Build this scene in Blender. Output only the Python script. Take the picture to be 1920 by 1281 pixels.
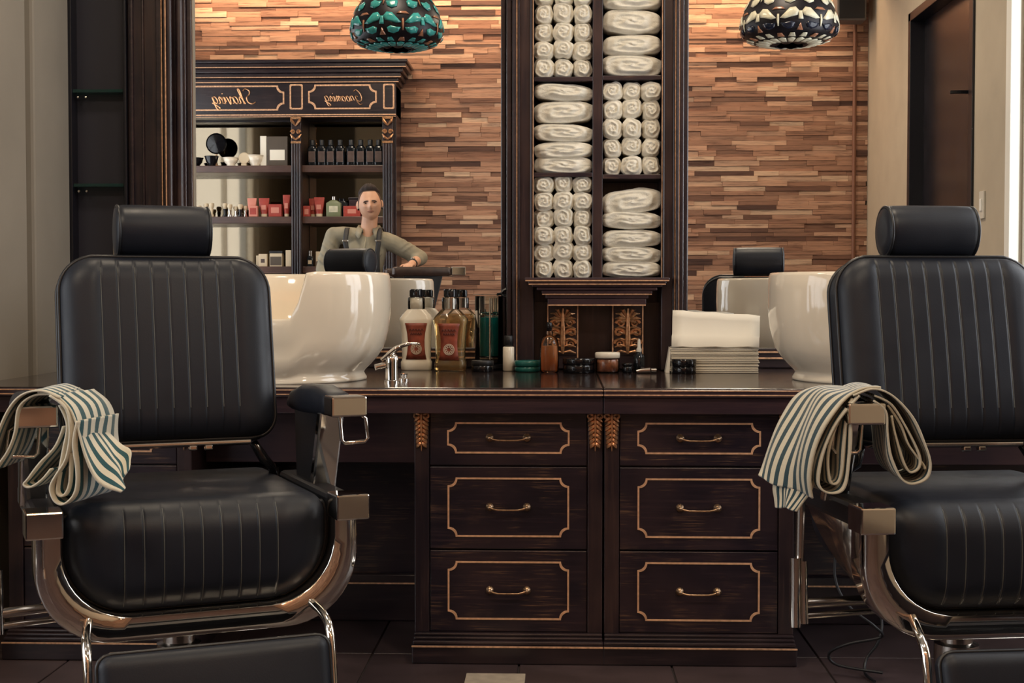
import bpy, bmesh, math, random
from mathutils import Vector, Matrix, Euler, noise
random.seed(7)
PI = math.pi
R = math.radians
for o in list(bpy.data.objects):
    bpy.data.objects.remove(o)
scene = bpy.context.scene
C = scene.collection

# ---------------------------------------------------------------- camera
F = 2600.0                      # focal length in pixels of the 1920 wide frame
CZ = 1.09
cd = bpy.data.cameras.new('camera'); cam = bpy.data.objects.new('camera', cd); C.objects.link(cam)
cd.sensor_width = 36.0; cd.lens = F / 1920 * 36
cam.location = (0, 0, CZ)
cam.rotation_euler = (R(90) - math.atan(85 / F), 0, math.atan(90 / F))
cd.clip_start = 0.02
cd.dof.use_dof = False
scene.camera = cam
CM = cam.rotation_euler.to_matrix()
def at(px, py, y):
    d = CM @ Vector((px - 960, -(py - 640.5), -F))
    t = y / d.y
    return Vector((d.x * t, y, CZ + d.z * t))

# ---------------------------------------------------------------- light
w = bpy.data.worlds.new('sky'); scene.world = w; w.use_nodes = True
bg = w.node_tree.nodes['Background']; bg.inputs[0].default_value = (0.86, 0.93, 1.0, 1); bg.inputs[1].default_value = 1.1
def area(name, loc, rot, sx, sy, power, col):
    l = bpy.data.lights.new(name, 'AREA'); l.shape = 'RECTANGLE'; l.size = sx; l.size_y = sy
    l.energy = power; l.color = col
    o = bpy.data.objects.new(name, l); C.objects.link(o); o.location = loc; o.rotation_euler = rot
    return o
# daylight through the right window; the left one is added fill, its window assumed
area('daylight_right', (2.62, 3.78, 1.95), (0, R(90), 0), 2.6, 1.7, 62, (0.97, 0.98, 1.0))
area('fill_left', (-3.5, 1.35, 1.75), (0, R(-90), 0), 2.4, 3.6, 66, (0.97, 0.98, 1.0))
# warm lamps hidden in the cove over the wooden wall
area('cove_lamp', (-0.35, -0.50, 3.62), (R(-8), 0, 0), 5.3, 0.08, 58, (1.0, 0.69, 0.43))
# ceiling fill lamps, added to brighten the wooden wall, basins and towels
for dx, dy, p in ((-1.6, 1.3, 36), (1.2, 1.3, 36), (-0.9, 3.7, 24), (0.9, 3.7, 24)):
    area('ceiling_fill_lamp', (dx, dy, 3.70), (0, 0, 0), 0.5, 0.5, p, (1.0, 0.83, 0.62))
vs = scene.view_settings
scene.display_settings.display_device = 'sRGB'
vs.view_transform = 'Standard'; vs.look = 'None'; vs.exposure = -0.06; vs.gamma = 1.0; vs.use_curve_mapping = False

# ---------------------------------------------------------------- helpers
class MB:
    def __init__(s): s.v = []; s.f = []; s.sm = []; s.uv = {}
    def add(s, vs, fs, smooth=False):
        n = len(s.v); s.v += [tuple(v) for v in vs]
        for f in fs: s.f.append(tuple(i + n for i in f)); s.sm.append(smooth)
        return n
    def box(s, c, d, rot=None):
        hx, hy, hz = d[0] / 2, d[1] / 2, d[2] / 2
        M = Euler(rot).to_matrix() if rot else None
        vs = []
        for x in (-hx, hx):
            for y in (-hy, hy):
                for z in (-hz, hz):
                    p = Vector((x, y, z))
                    if M: p = M @ p
                    vs.append(p + Vector(c))
        s.add(vs, [(0, 1, 3, 2), (4, 6, 7, 5), (0, 4, 5, 1), (2, 3, 7, 6), (0, 2, 6, 4), (1, 5, 7, 3)])
        return s
    def bx(s, x0, x1, y0, y1, z0, z1):
        return s.box(((x0 + x1) / 2, (y0 + y1) / 2, (z0 + z1) / 2), (abs(x1 - x0), abs(y1 - y0), abs(z1 - z0)))
    def grid(s, rows, cu=False, cv=False, smooth=True, uv=False):
        nr, nc = len(rows), len(rows[0]); n = len(s.v)
        for i, r in enumerate(rows):
            for j, p in enumerate(r):
                if uv: s.uv[len(s.v)] = (i / (nr - 1), j / (nc - 1))
                s.v.append(tuple(p))
        for i in range(nr if cv else nr - 1):
            for j in range(nc if cu else nc - 1):
                a = n + i * nc + j; b = n + i * nc + (j + 1) % nc
                c = n + ((i + 1) % nr) * nc + (j + 1) % nc; d = n + ((i + 1) % nr) * nc + j
                s.f.append((a, b, c, d)); s.sm.append(smooth)
        return s
    def tube(s, pts, r, n=10, closed=False, flat=1.0):
        pts = [Vector(p) for p in pts]; m = len(pts)
        rr = r if isinstance(r, (list, tuple)) else [r] * m
        rows = []; up = None
        for i, p in enumerate(pts):
            if closed: t = pts[(i + 1) % m] - pts[i - 1]
            else: t = pts[min(i + 1, m - 1)] - pts[max(i - 1, 0)]
            t.normalize()
            if up is None:
                up = Vector((0, 0, 1)) if abs(t.z) < 0.9 else Vector((0, 1, 0))
            a = t.cross(up)
            if a.length < 1e-4: a = t.orthogonal()
            a.normalize(); up = a.cross(t).normalized()
            rows.append([p + a * (math.cos(k * 2 * PI / n) * rr[i]) + up * (math.sin(k * 2 * PI / n) * rr[i] * flat) for k in range(n)])
        base = len(s.v)
        s.grid(rows, cu=True, cv=closed)
        if not closed:
            s.f.append(tuple(base + k for k in range(n))[::-1]); s.sm.append(False)
            e = base + (m - 1) * n
            s.f.append(tuple(e + k for k in range(n))); s.sm.append(False)
        return s
    def lathe(s, prof, n=24, o=(0, 0, 0), axis='z', sx=1.0, sy=1.0):
        rows = []
        for r, z in prof:
            row = []
            for k in range(n):
                a = k * 2 * PI / n; x, y = r * math.cos(a) * sx, r * math.sin(a) * sy
                p = (x, y, z) if axis == 'z' else ((x, -z, y) if axis == 'y' else (z, x, y))
                row.append((p[0] + o[0], p[1] + o[1], p[2] + o[2]))
            rows.append(row)
        return s.grid(rows, cu=True)
    def prism(s, poly, y0, y1, plane='xz', smooth=False):
        n = len(poly)
        def P(a, b, d): return (a, d, b) if plane == 'xz' else ((d, a, b) if plane == 'yz' else (a, b, d))
        vs = [P(a, b, y0) for a, b in poly] + [P(a, b, y1) for a, b in poly]
        fs = [tuple(range(n))[::-1], tuple(range(n, 2 * n))]
        b = s.add(vs, fs)
        for i in range(n):
            j = (i + 1) % n
            s.f.append((b + i, b + j, b + n + j, b + n + i)); s.sm.append(smooth)
        return s
    def build(s, name, mat, parent=None, loc=None, bevel=0, seg=2, sub=0, solid=0):
        me = bpy.data.meshes.new(name); me.from_pydata(s.v, [], s.f)
        bm = bmesh.new(); bm.from_mesh(me); bmesh.ops.recalc_face_normals(bm, faces=bm.faces); bm.to_mesh(me); bm.free()
        me.polygons.foreach_set('use_smooth', s.sm)
        if mat not in ('terry', 'leather', 'shirt', 'skin', 'ceramic', 'hair') and any(s.sm): me.set_sharp_from_angle(angle=R(46))
        if s.uv:
            ul = me.uv_layers.new(name='UVMap')
            for l in me.loops: ul.data[l.index].uv = s.uv.get(l.vertex_index, (0, 0))
        me.materials.append(M[mat] if isinstance(mat, str) else mat)
        o = bpy.data.objects.new(name, me); C.objects.link(o)
        if parent: o.parent = parent
        if loc: o.location = loc
        if solid:
            q = o.modifiers.new('thick', 'SOLIDIFY'); q.thickness = solid; q.offset = 0
        if bevel:
            b = o.modifiers.new('bevel', 'BEVEL'); b.width = bevel; b.segments = seg; b.limit_method = 'ANGLE'; b.angle_limit = R(35)
        if sub:
            q = o.modifiers.new('sub', 'SUBSURF'); q.levels = sub; q.render_levels = sub
        return o
def tag(o, label=None, cat=None, group=None, kind=None):
    if label: o['label'] = label
    if cat: o['category'] = cat
    if group: o['group'] = group
    if kind: o['kind'] = kind
    return o
def thing(name, label, cat, loc=(0, 0, 0), rz=0, group=None):
    o = bpy.data.objects.new(name, None); C.objects.link(o); o.empty_display_size = 0.1
    o.location = loc; o.rotation_euler = (0, 0, rz)
    return tag(o, label, cat, group)
def kids(o): return [c for c in C.objects if c.parent == o]
def copy_tree(o, parent=None):
    c = o.copy(); C.objects.link(c); c.parent = parent
    for k in kids(o): copy_tree(k, c)
    return c
def link_copy(src, name, parent=None, loc=(0, 0, 0), rot=(0, 0, 0), scale=(1, 1, 1)):
    o = bpy.data.objects.new(name, src.data); C.objects.link(o); o.parent = parent
    o.location = loc; o.rotation_euler = rot; o.scale = scale
    for m in src.modifiers:
        n = o.modifiers.new(m.name, m.type)
        for a in ('width', 'segments', 'limit_method', 'angle_limit', 'levels', 'render_levels', 'thickness', 'offset'):
            if hasattr(m, a): setattr(n, a, getattr(m, a))
    return o
def struct(o): o['kind'] = 'structure'; return o
def catmull(pts, n=6, closed=False):
    pts = [Vector(p) for p in pts]; out = []; m = len(pts)
    rng = range(m) if closed else range(m - 1)
    for i in rng:
        g = (lambda k: pts[k % m]) if closed else (lambda k: pts[max(0, min(m - 1, k))])
        p0, p1, p2, p3 = g(i - 1), g(i), g(i + 1), g(i + 2)
        for k in range(n):
            t = k / n
            out.append(0.5 * ((2 * p1) + (p2 - p0) * t + (2 * p0 - 5 * p1 + 4 * p2 - p3) * t * t + (3 * p1 - p0 - 3 * p2 + p3) * t ** 3))
    if not closed: out.append(pts[-1])
    return out

# ---------------------------------------------------------------- materials
M = {}
class NT:
    def __init__(s, name):
        s.m = bpy.data.materials.new(name); s.m.use_nodes = True; s.t = s.m.node_tree
        s.b = s.t.nodes['Principled BSDF']; s.out = s.t.nodes['Material Output']; M[name] = s.m
    def n(s, typ, **kw):
        x = s.t.nodes.new(typ)
        for k, v in kw.items():
            if k in x.inputs: x.inputs[k].default_value = v
            else: setattr(x, k, v)
        return x
    def l(s, a, b): s.t.links.new(a, b)
    def set(s, **kw):
        nm = {'col': 'Base Color', 'rough': 'Roughness', 'metal': 'Metallic', 'spec': 'Specular IOR Level', 'trans': 'Transmission Weight',
              'ior': 'IOR', 'coat': 'Coat Weight', 'coatr': 'Coat Roughness', 'ecol': 'Emission Color', 'estr': 'Emission Strength', 'alpha': 'Alpha', 'sheen': 'Sheen Weight', 'sss': 'Subsurface Weight'}
        for k, v in kw.items():
            if k in ('col', 'ecol') and len(v) == 3: v = (*v, 1)
            s.b.inputs[nm[k]].default_value = v
        return s
    def ramp(s, src, stops, interp='LINEAR'):
        r = s.n('ShaderNodeValToRGB'); e = r.color_ramp.elements; r.color_ramp.interpolation = interp
        while len(e) < len(stops): e.new(0.5)
        for i, (p, c) in enumerate(stops): e[i].position = p; e[i].color = (*c, 1) if len(c) == 3 else c
        s.l(src, r.inputs[0]); return r.outputs[0]
    def noise(s, vec, scale, detail=3, rough=0.5):
        x = s.n('ShaderNodeTexNoise', Scale=scale, Detail=detail, Roughness=rough)
        if vec is not None: s.l(vec, x.inputs['Vector'])
        return x.outputs['Fac']
    def mapping(s, vec, scale, loc=None):
        x = s.n('ShaderNodeMapping'); x.inputs['Scale'].default_value = scale
        if loc is not None: x.inputs['Location'].default_value = loc
        s.l(vec, x.inputs['Vector']); return x.outputs[0]
    def pos(s): return s.n('ShaderNodeNewGeometry').outputs['Position']
    def obj(s): return s.n('ShaderNodeTexCoord').outputs['Object']
    def bump(s, h, strength, dist=0.002):
        b = s.n('ShaderNodeBump', Strength=strength, Distance=dist); s.l(h, b.inputs['Height']); s.l(b.outputs[0], s.b.inputs['Normal'])
    def mix(s, fac, a, b):
        x = s.n('ShaderNodeMix', data_type='RGBA')
        if hasattr(fac, 'is_linked'): s.l(fac, x.inputs[0])
        else: x.inputs[0].default_value = fac
        for v, i in ((a, 6), (b, 7)):
            if hasattr(v, 'is_linked'): s.l(v, x.inputs[i])
            else: x.inputs[i].default_value = (*v, 1)
        return x.outputs[2]
    def col(s, c): s.l(c, s.b.inputs['Base Color'])
def plain(name, col, rough=0.5, metal=0, var=0.0, scale=30, bump=0, **kw):
    t = NT(name).set(col=col, rough=rough, metal=metal, **kw)
    if var:
        f = t.noise(t.obj(), scale, 4)
        t.col(t.ramp(f, [(0.3, [c * (1 - var) for c in col]), (0.7, [min(1, c * (1 + var)) for c in col])]))
        if bump: t.bump(f, bump)
    return t
def darkwood(name, scale, c0, c1, c2, rough=0.32, wear=0.5, streak=None):
    t = NT(name).set(rough=rough, coat=0.25, coatr=0.2)
    v = t.mapping(t.pos(), scale)
    f = t.noise(v, 1.0, 6, 0.65)
    big = t.noise(t.pos(), 5.0, 2)
    base = t.ramp(f, [(0.30, c0), (0.55, c1), (0.75, c2)])
    dk = t.mix(t.ramp(big, [(0.42, (0, 0, 0)), (0.68, (wear,) * 3)]), base, c2)
    if streak:
        fs = t.noise(t.mapping(t.pos(), (7, 7, 210), (3.1, 0, 1.7)), 1.0, 5, 0.7)
        patch = t.noise(t.mapping(t.pos(), (9, 9, 14)), 1.0, 3)
        ml = t.n('ShaderNodeMath', operation='MULTIPLY')
        t.l(t.ramp(fs, [(0.50, (0, 0, 0)), (0.66, (1, 1, 1))]), ml.inputs[0]); t.l(t.ramp(patch, [(0.48, (0, 0, 0)), (0.66, (1, 1, 1))]), ml.inputs[1])
        dk = t.mix(ml.outputs[0], dk, streak)
    t.col(dk); t.bump(f, 0.25, 0.0015)
    return t
K0, K1, K2 = (0.0052, 0.0040, 0.0098), (0.0115, 0.0074, 0.0150), (0.046, 0.025, 0.028)
darkwood('wood_h', (3, 3, 90), K0, K1, K2, streak=(0.15, 0.082, 0.050))
darkwood('wood_v', (70, 70, 3), K0, (0.0185, 0.0105, 0.0145), (0.068, 0.037, 0.032))
darkwood('wood_apron', (3, 3, 60), (0.019, 0.010, 0.018), (0.038, 0.0195, 0.027), (0.086, 0.043, 0.041), 0.35)
darkwood('wood_trim', (4, 4, 60), (0.008, 0.006, 0.010), (0.018, 0.0115, 0.0155), (0.048, 0.029, 0.030), 0.3)
darkwood('wood_shelf', (3, 3, 60), (0.040, 0.019, 0.016), (0.070, 0.034, 0.026), (0.12, 0.06, 0.042), 0.35)
darkwood('wood_top', (3, 40, 40), (0.012, 0.008, 0.010), (0.022, 0.014, 0.014), (0.045, 0.028, 0.024), 0.10)
plain('gold', (0.80, 0.46, 0.27), 0.42, 0.25, 0.18, 60)
plain('gold_paint', (0.68, 0.39, 0.23), 0.45, 0.25, 0.3, 80)
plain('antique_gold', (0.62, 0.33, 0.17), 0.30, 0.75, 0.5, 70)
plain('antique_mirror', (0.25, 0.205, 0.145), 0.04, 1.0)
plain('brass_dark', (0.40, 0.26, 0.16), 0.28, 0.95, 0.3, 80)
plain('chrome', (0.80, 0.76, 0.70), 0.07, 1.0)
plain('chrome_soft', (0.62, 0.57, 0.52), 0.2, 1.0)
plain('mirror_glass', (0.93, 0.93, 0.92), 0.0, 1.0)
t = NT('leather').set(col=(0.0105, 0.0130, 0.0205), rough=0.42, spec=0.34)
f = t.noise(t.obj(), 260, 4, 0.6); t.bump(f, 0.16, 0.0012)
g = t.noise(t.obj(), 9, 3); t.l(t.ramp(g, [(0.3, (0.36,) * 3), (0.7, (0.50,) * 3)]), t.b.inputs['Roughness'])
plain('leather_edge', (0.010, 0.011, 0.014), 0.35)
plain('stitch', (0.10, 0.105, 0.10), 0.7)
plain('leather_brown', (0.05, 0.026, 0.018), 0.4, var=0.3)
plain('rubber', (0.008, 0.008, 0.010), 0.5)
plain('ceramic', (0.83, 0.73, 0.585), 0.10, coat=0.5, coatr=0.05)
t = NT('terry').set(col=(0.80, 0.745, 0.62), rough=0.95, sheen=0.4)
f = t.noise(t.obj(), 330, 3, 0.7); t.bump(f, 0.7, 0.004)
h = t.noise(t.obj(), 28, 3); t.col(t.ramp(h, [(0.3, (0.70, 0.645, 0.52)), (0.7, (0.86, 0.81, 0.69))]))
# striped cotton: stripes follow the cloth's own second UV axis
def striped(name, n, teal, cream):
    t = NT(name).set(rough=0.9, sheen=0.3)
    uv = t.n('ShaderNodeTexCoord').outputs['UV']; sp = t.n('ShaderNodeSeparateXYZ'); t.l(uv, sp.inputs[0])
    a = t.n('ShaderNodeMath', operation='MULTIPLY'); a.inputs[1].default_value = n; t.l(sp.outputs[1], a.inputs[0])
    b = t.n('ShaderNodeMath', operation='FRACT'); t.l(a.outputs[0], b.inputs[0])
    st = t.ramp(b.outputs[0], [(0.0, cream), (0.44, teal), (0.90, cream)], 'CONSTANT')
    # cream hem along both borders
    c = t.n('ShaderNodeMath', operation='SUBTRACT'); c.inputs[1].default_value = 0.5; t.l(sp.outputs[1], c.inputs[0])
    d = t.n('ShaderNodeMath', operation='ABSOLUTE'); t.l(c.outputs[0], d.inputs[0])
    hm = t.n('ShaderNodeMath', operation='GREATER_THAN'); hm.inputs[1].default_value = 0.482; t.l(d.outputs[0], hm.inputs[0])
    t.col(t.mix(hm.outputs[0], st, cream))
    f = t.noise(t.obj(), 400, 2); t.bump(f, 0.4, 0.002)
striped('stripe_left', 5.44, (0.004, 0.062, 0.078), (0.60, 0.56, 0.45))
striped('stripe_right', 7.44, (0.008, 0.036, 0.050), (0.52, 0.47, 0.36))
# wood strip cladding: one colour per strip
def strips(name, island):
    t = NT(name).set(rough=0.6, spec=0.3)
    r = t.n('ShaderNodeNewGeometry').outputs['Random Per Island'] if island else t.n('ShaderNodeObjectInfo').outputs['Random']
    c = t.ramp(r, [(0.0, (0.080, 0.040, 0.032)), (0.10, (0.18, 0.090, 0.062)), (0.25, (0.31, 0.163, 0.108)), (0.55, (0.42, 0.23, 0.15)), (0.80, (0.52, 0.305, 0.205)), (0.95, (0.66, 0.45, 0.31))])
    off = t.n('ShaderNodeVectorMath', operation='SCALE'); off.inputs[0].default_value = (31, 17, 53); t.l(r, off.inputs['Scale'])
    ad = t.n('ShaderNodeVectorMath', operation='ADD'); t.l(t.mapping(t.pos(), (5, 5, 85)), ad.inputs[0]); t.l(off.outputs[0], ad.inputs[1])
    f = t.noise(ad.outputs[0], 1.0, 5, 0.65)
    k = t.ramp(f, [(0.30, (0.36, 0.32, 0.32)), (0.47, (0.92, 0.92, 0.92)), (0.75, (1.25, 1.2, 1.15))])
    mx = t.n('ShaderNodeMix', data_type='RGBA', blend_type='MULTIPLY'); mx.inputs[0].default_value = 1.0
    t.l(c, mx.inputs[6]); t.l(k, mx.inputs[7]); t.col(mx.outputs[2]); t.bump(f, 0.35, 0.003)
strips('strip_wood', False); strips('strip_wood_joined', True)
plain('strip_back', (0.03, 0.016, 0.010), 0.9)
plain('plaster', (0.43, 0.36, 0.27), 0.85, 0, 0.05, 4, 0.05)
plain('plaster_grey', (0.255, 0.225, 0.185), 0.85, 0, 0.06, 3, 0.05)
plain('ceiling_white', (0.55, 0.48, 0.40), 0.9)
t = NT('tile').set(rough=0.35); r = t.n('ShaderNodeObjectInfo').outputs['Random']
f = t.noise(t.pos(), 6, 5)
c1 = t.ramp(r, [(0, (0.040, 0.027, 0.030)), (1, (0.062, 0.042, 0.043))]); c2 = t.ramp(f, [(0.35, (0.75,) * 3), (0.7, (1.25,) * 3)])
mx = t.n('ShaderNodeMix', data_type='RGBA', blend_type='MULTIPLY'); mx.inputs[0].default_value = 1.0; t.l(c1, mx.inputs[6]); t.l(c2, mx.inputs[7]); t.col(mx.outputs[2])
t.bump(f, 0.1)
plain('tile_pale', (0.36, 0.31, 0.25), 0.5, var=0.15)
plain('grout', (0.022, 0.016, 0.018), 0.9)
plain('panel_dark', (0.028, 0.028, 0.040), 0.35)
plain('panel_back', (0.030, 0.030, 0.040), 0.3)
plain('door_dark', (0.012, 0.011, 0.015), 0.25, var=0.3, scale=6)
plain('frame_black', (0.006, 0.006, 0.010), 0.35)
plain('white_paint', (0.78, 0.76, 0.70), 0.6)
plain('plastic_white', (0.62, 0.58, 0.50), 0.4)
plain('black_gloss', (0.006, 0.006, 0.008), 0.12)
plain('black_matte', (0.010, 0.010, 0.012), 0.45)
plain('speaker_grey', (0.10, 0.085, 0.08), 0.6)
plain('copper_pipe', (0.20, 0.09, 0.055), 0.5, 0.3)
plain('glass', (1, 1, 1), 0.02, trans=1.0, ior=1.45)
plain('glass_thin', (0.95, 0.97, 0.96), 0.02, trans=1.0, ior=1.06)
t = NT('window_pane'); tr = t.n('ShaderNodeBsdfTransparent'); gl = t.n('ShaderNodeBsdfGlossy', Roughness=0.02); mxs = t.n('ShaderNodeMixShader'); mxs.inputs[0].default_value = 0.06
t.l(tr.outputs[0], mxs.inputs[1]); t.l(gl.outputs[0], mxs.inputs[2]); t.l(mxs.outputs[0], t.out.inputs[0])
t = NT('clear_shell'); tr = t.n('ShaderNodeBsdfTransparent'); tr.inputs[0].default_value = (0.97, 0.98, 0.97, 1); gl = t.n('ShaderNodeBsdfGlossy', Roughness=0.03); mxs = t.n('ShaderNodeMixShader'); fr_n = t.n('ShaderNodeFresnel', IOR=1.45)
t.l(fr_n.outputs[0], mxs.inputs[0]); t.l(tr.outputs[0], mxs.inputs[1]); t.l(gl.outputs[0], mxs.inputs[2]); t.l(mxs.outputs[0], t.out.inputs[0])
plain('glass_green', (0.10, 0.22, 0.20), 0.05, trans=0.85, ior=1.3)
plain('liquid_teal', (0.008, 0.42, 0.44), 0.04, trans=0.35, ior=1.08)
plain('liquid_amber', (1.0, 0.76, 0.42), 0.05, trans=0.80, ior=1.1)
plain('liquid_orange', (0.95, 0.46, 0.20), 0.05, trans=0.6, ior=1.1)
plain('lotion', (0.84, 0.77, 0.64), 0.18)
plain('label_rust', (0.26, 0.055, 0.030), 0.5, var=0.45, scale=28)
plain('label_print', (0.62, 0.47, 0.36), 0.6)
plain('label_print_dark', (0.10, 0.03, 0.022), 0.6)
plain('teal_tin', (0.012, 0.125, 0.115), 0.22)
plain('cream_brown', (0.36, 0.13, 0.06), 0.3, var=0.5, scale=60)
plain('paper', (0.86, 0.80, 0.68), 0.8)
plain('paper_edge', (0.66, 0.59, 0.47), 0.85)
plain('cord', (0.006, 0.006, 0.009), 0.5)
plain('lead', (0.010, 0.008, 0.012), 0.4, 0.4)
plain('glass_teal', (0.045, 0.30, 0.29), 0.15, var=0.35, scale=25)
plain('glass_cream', (0.62, 0.58, 0.44), 0.15, var=0.2, scale=25)
plain('glass_navy', (0.010, 0.014, 0.030), 0.12)
plain('glass_rust', (0.34, 0.15, 0.085), 0.15)
plain('glass_smoke', (0.18, 0.19, 0.15), 0.2, var=0.2)
plain('bottle_dark', (0.008, 0.010, 0.013), 0.12)
plain('bottle_label', (0.085, 0.05, 0.04), 0.5, var=0.3)
plain('red_pack', (0.36, 0.045, 0.030), 0.4, var=0.15)
plain('red_light', (0.60, 0.22, 0.16), 0.5)
plain('green_tin', (0.19, 0.21, 0.115), 0.35)
plain('box_taupe', (0.085, 0.063, 0.045), 0.5)
plain('cream_pack', (0.62, 0.50, 0.34), 0.5)
plain('shirt', (0.25, 0.222, 0.16), 0.85, var=0.12, scale=14, bump=0.2)
plain('trousers', (0.02, 0.02, 0.026), 0.8)
plain('skin', (0.58, 0.32, 0.205), 0.5, var=0.06, scale=12)
plain('lip', (0.36, 0.135, 0.095), 0.45)
plain('hair', (0.018, 0.009, 0.007), 0.8, var=0.4, scale=60)
plain('stubble', (0.085, 0.045, 0.030), 0.8)
plain('eye_white', (0.62, 0.55, 0.48), 0.2)
plain('eye_dark', (0.02, 0.014, 0.012), 0.1)
plain('strap', (0.008, 0.008, 0.010), 0.6)
plain('metal_grey', (0.30, 0.28, 0.26), 0.25, 0.9)
# ---------------------------------------------------------------- the room
YM = 5.25            # mirror plane
YW = -0.75           # wooden wall behind the camera
XL, XR = -3.3, 2.457 # side walls
H = 3.78
fl = struct(MB().bx(XL - .1, XR + .2, YW - .2, YM + .3, -0.12, -0.006).build('floor', 'grout'))
ts = 0.45
tile0 = None
for i in range(13):
    for j in range(14):
        x = XL + 0.03 + i * ts; y = YW + j * ts - 0.02
        if tile0 is None:
            tile0 = MB().box((ts / 2, ts / 2, -0.005), (ts - 0.006, ts - 0.006, 0.010)).build('tile', 'tile', fl, (x, y, 0), 0.0015, 1); tt = tile0
        else: tt = link_copy(tile0, 'tile', fl, (x, y, 0))
MB().bx(-0.268, -0.098, 3.78, 3.957, 0.0002, 0.004).build('pale_tile', 'tile_pale', fl, bevel=0.001)
struct(MB().bx(XL - .1, XR + .2, YW - .2, YM + .3, H, H + .1).build('ceiling', 'ceiling_white'))
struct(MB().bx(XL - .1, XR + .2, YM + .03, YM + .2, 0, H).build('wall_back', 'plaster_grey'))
# right wall with a window (y 2.86..4.6) and the dark door (y .64..2.1)
m = MB()
m.bx(XR, XR + .14, YW, 0.60, 0, H); m.bx(XR, XR + .14, 0.60, 2.14, 3.07, H)
m.bx(XR, XR + .14, 2.14, 2.86, 0, H); m.bx(XR, XR + .14, 2.86, 4.72, 0, 0.55); m.bx(XR, XR + .14, 2.86, 4.72, 3.35, H)
m.bx(XR, XR + .14, 4.72, YM + .03, 0, H)
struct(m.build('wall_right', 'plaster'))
m = MB()
m.bx(XL - .14, XL, YW, -0.5, 0, H); m.bx(XL - .14, XL, -0.5, 3.2, 0, .5); m.bx(XL - .14, XL, -0.5, 3.2, 3.0, H); m.bx(XL - .14, XL, 3.2, YM + .03, 0, H)
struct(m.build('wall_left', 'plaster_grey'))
def window(name, x, y0, y1, z0, z1, nv):
    o = MB().bx(x - .03, x + .03, y0, y0 + .06, z0, z1).bx(x - .03, x + .03, y1 - .06, y1, z0, z1).bx(x - .03, x + .03, y0, y1, z0, z0 + .06).bx(x - .03, x + .03, y0, y1, z1 - .06, z1).build(name, 'white_paint', bevel=.004)
    struct(o)
    for k in range(1, nv):
        yy = y0 + (y1 - y0) * k / nv
        MB().bx(x - .025, x + .025, yy - .025, yy + .025, z0 + .06, z1 - .06).build('window_mullion', 'white_paint', o)
    for k in range(nv):
        a = y0 + (y1 - y0) * k / nv; b = y0 + (y1 - y0) * (k + 1) / nv
        MB().bx(x - .003, x + .003, a + .025, b - .025, z0 + .06, z1 - .06).build('pane', 'window_pane', o)
    return o
window('window_1', XR + .08, 2.86, 4.72, .55, 3.35, 2)
tr2 = MB().bx(XR - .025, XR + .03, 2.79, 2.875, .47, 3.43).bx(XR - .025, XR + .03, 4.705, 4.79, .47, 3.43).bx(XR - .025, XR + .03, 2.875, 4.705, 3.345, 3.43).bx(XR - .06, XR + .05, 2.77, 4.81, .47, .555).build('trim_2', 'white_paint', bevel=.006); struct(tr2)
window('window_added', XL - .08, -0.5, 3.2, .5, 3.0, 3)  # unseen window, added to let the left fill light in
# plastered return left of the counter
m = MB()
m.prism([(-2.3, YM + .03), (-1.86, YM + .03), (-1.835, 4.80), (-1.93, 4.79), (-1.93, 4.655), (-1.80, 4.645), (-1.80, 3.66), (-2.3, 3.66)], 0, H, 'xy')  # slot in the outline, shaped to make a dark vertical band of shade
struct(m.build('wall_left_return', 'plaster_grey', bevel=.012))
# dark door in the right wall
d = struct(MB().bx(XR - .015, XR + .16, 0.60, 0.66, 0, 3.07).bx(XR - .015, XR + .16, 2.06, 2.14, 0, 3.07).bx(XR - .015, XR + .16, 0.60, 2.14, 3.01, 3.07).build('door_1', 'frame_black', bevel=.004))
MB().bx(XR + .085, XR + .125, 0.66, 2.06, 0.01, 3.01).build('door_leaf', 'door_dark', d, bevel=.004)
MB().bx(XR - .10, XR + .085, 1.96, 1.985, 2.315, 2.335).bx(XR + .04, XR + .085, 1.94, 2.0, 2.28, 2.36).build('door_closer', 'frame_black', d, bevel=.003)
MB().tube([(XR + .085, 0.80, 1.0), (XR + .04, 0.80, 1.0), (XR + .04, 0.80, 1.25), (XR + .085, 0.80, 1.25)], .012).build('door_handle', 'chrome', d)
sw = thing('light_switch', 'small white light switch plate on plaster beside the dark door', 'switch', (XR, 2.33, 1.62))
MB().bx(-.012, 0, -.045, .045, -.08, .08).build('plate', 'plastic_white', sw, bevel=.003)
MB().bx(-.018, -.010, -.02, .02, -.035, .035).build('rocker', 'white_paint', sw, bevel=.002)
# wooden strip wall
wf = struct(MB().bx(XL - .1, XR + .2, YW - .12, YW, 0, H).build('wall_front', 'strip_back'))
rows = []; z = 0.10; rr = random.Random(3)
planks = []
while z < 3.66:
    h = rr.choice((.034, .038, .042, .046)); x = XL + rr.uniform(-.2, 0)
    while x < XR:
        L = rr.uniform(.14, .52)
        a, b = max(x, XL), min(x + L, XR)
        if b - a > .02: planks.append((a, b, z, h, rr.uniform(.010, .030)))
        x += L
    z += h
def seen(p):
    a, b, z, h, t = p; dv = 2 * YM - YW; xc = (a + b) / 2
    px = 1050 + xc * F / dv; py = 555 - (z - CZ) * F / dv
    if py < -20 or py > 560: return 0
    if 760 < px < 950 or 1285 < px < 1600 or (350 < px < 760 and py < 112): return (b - a) * h
    return 0
planks.sort(key=seen, reverse=True)
unit = MB().box((0, 0, 0), (1, 1, 1)).build('plank', 'strip_wood', wf); pm = unit.data
jo = MB()
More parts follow.
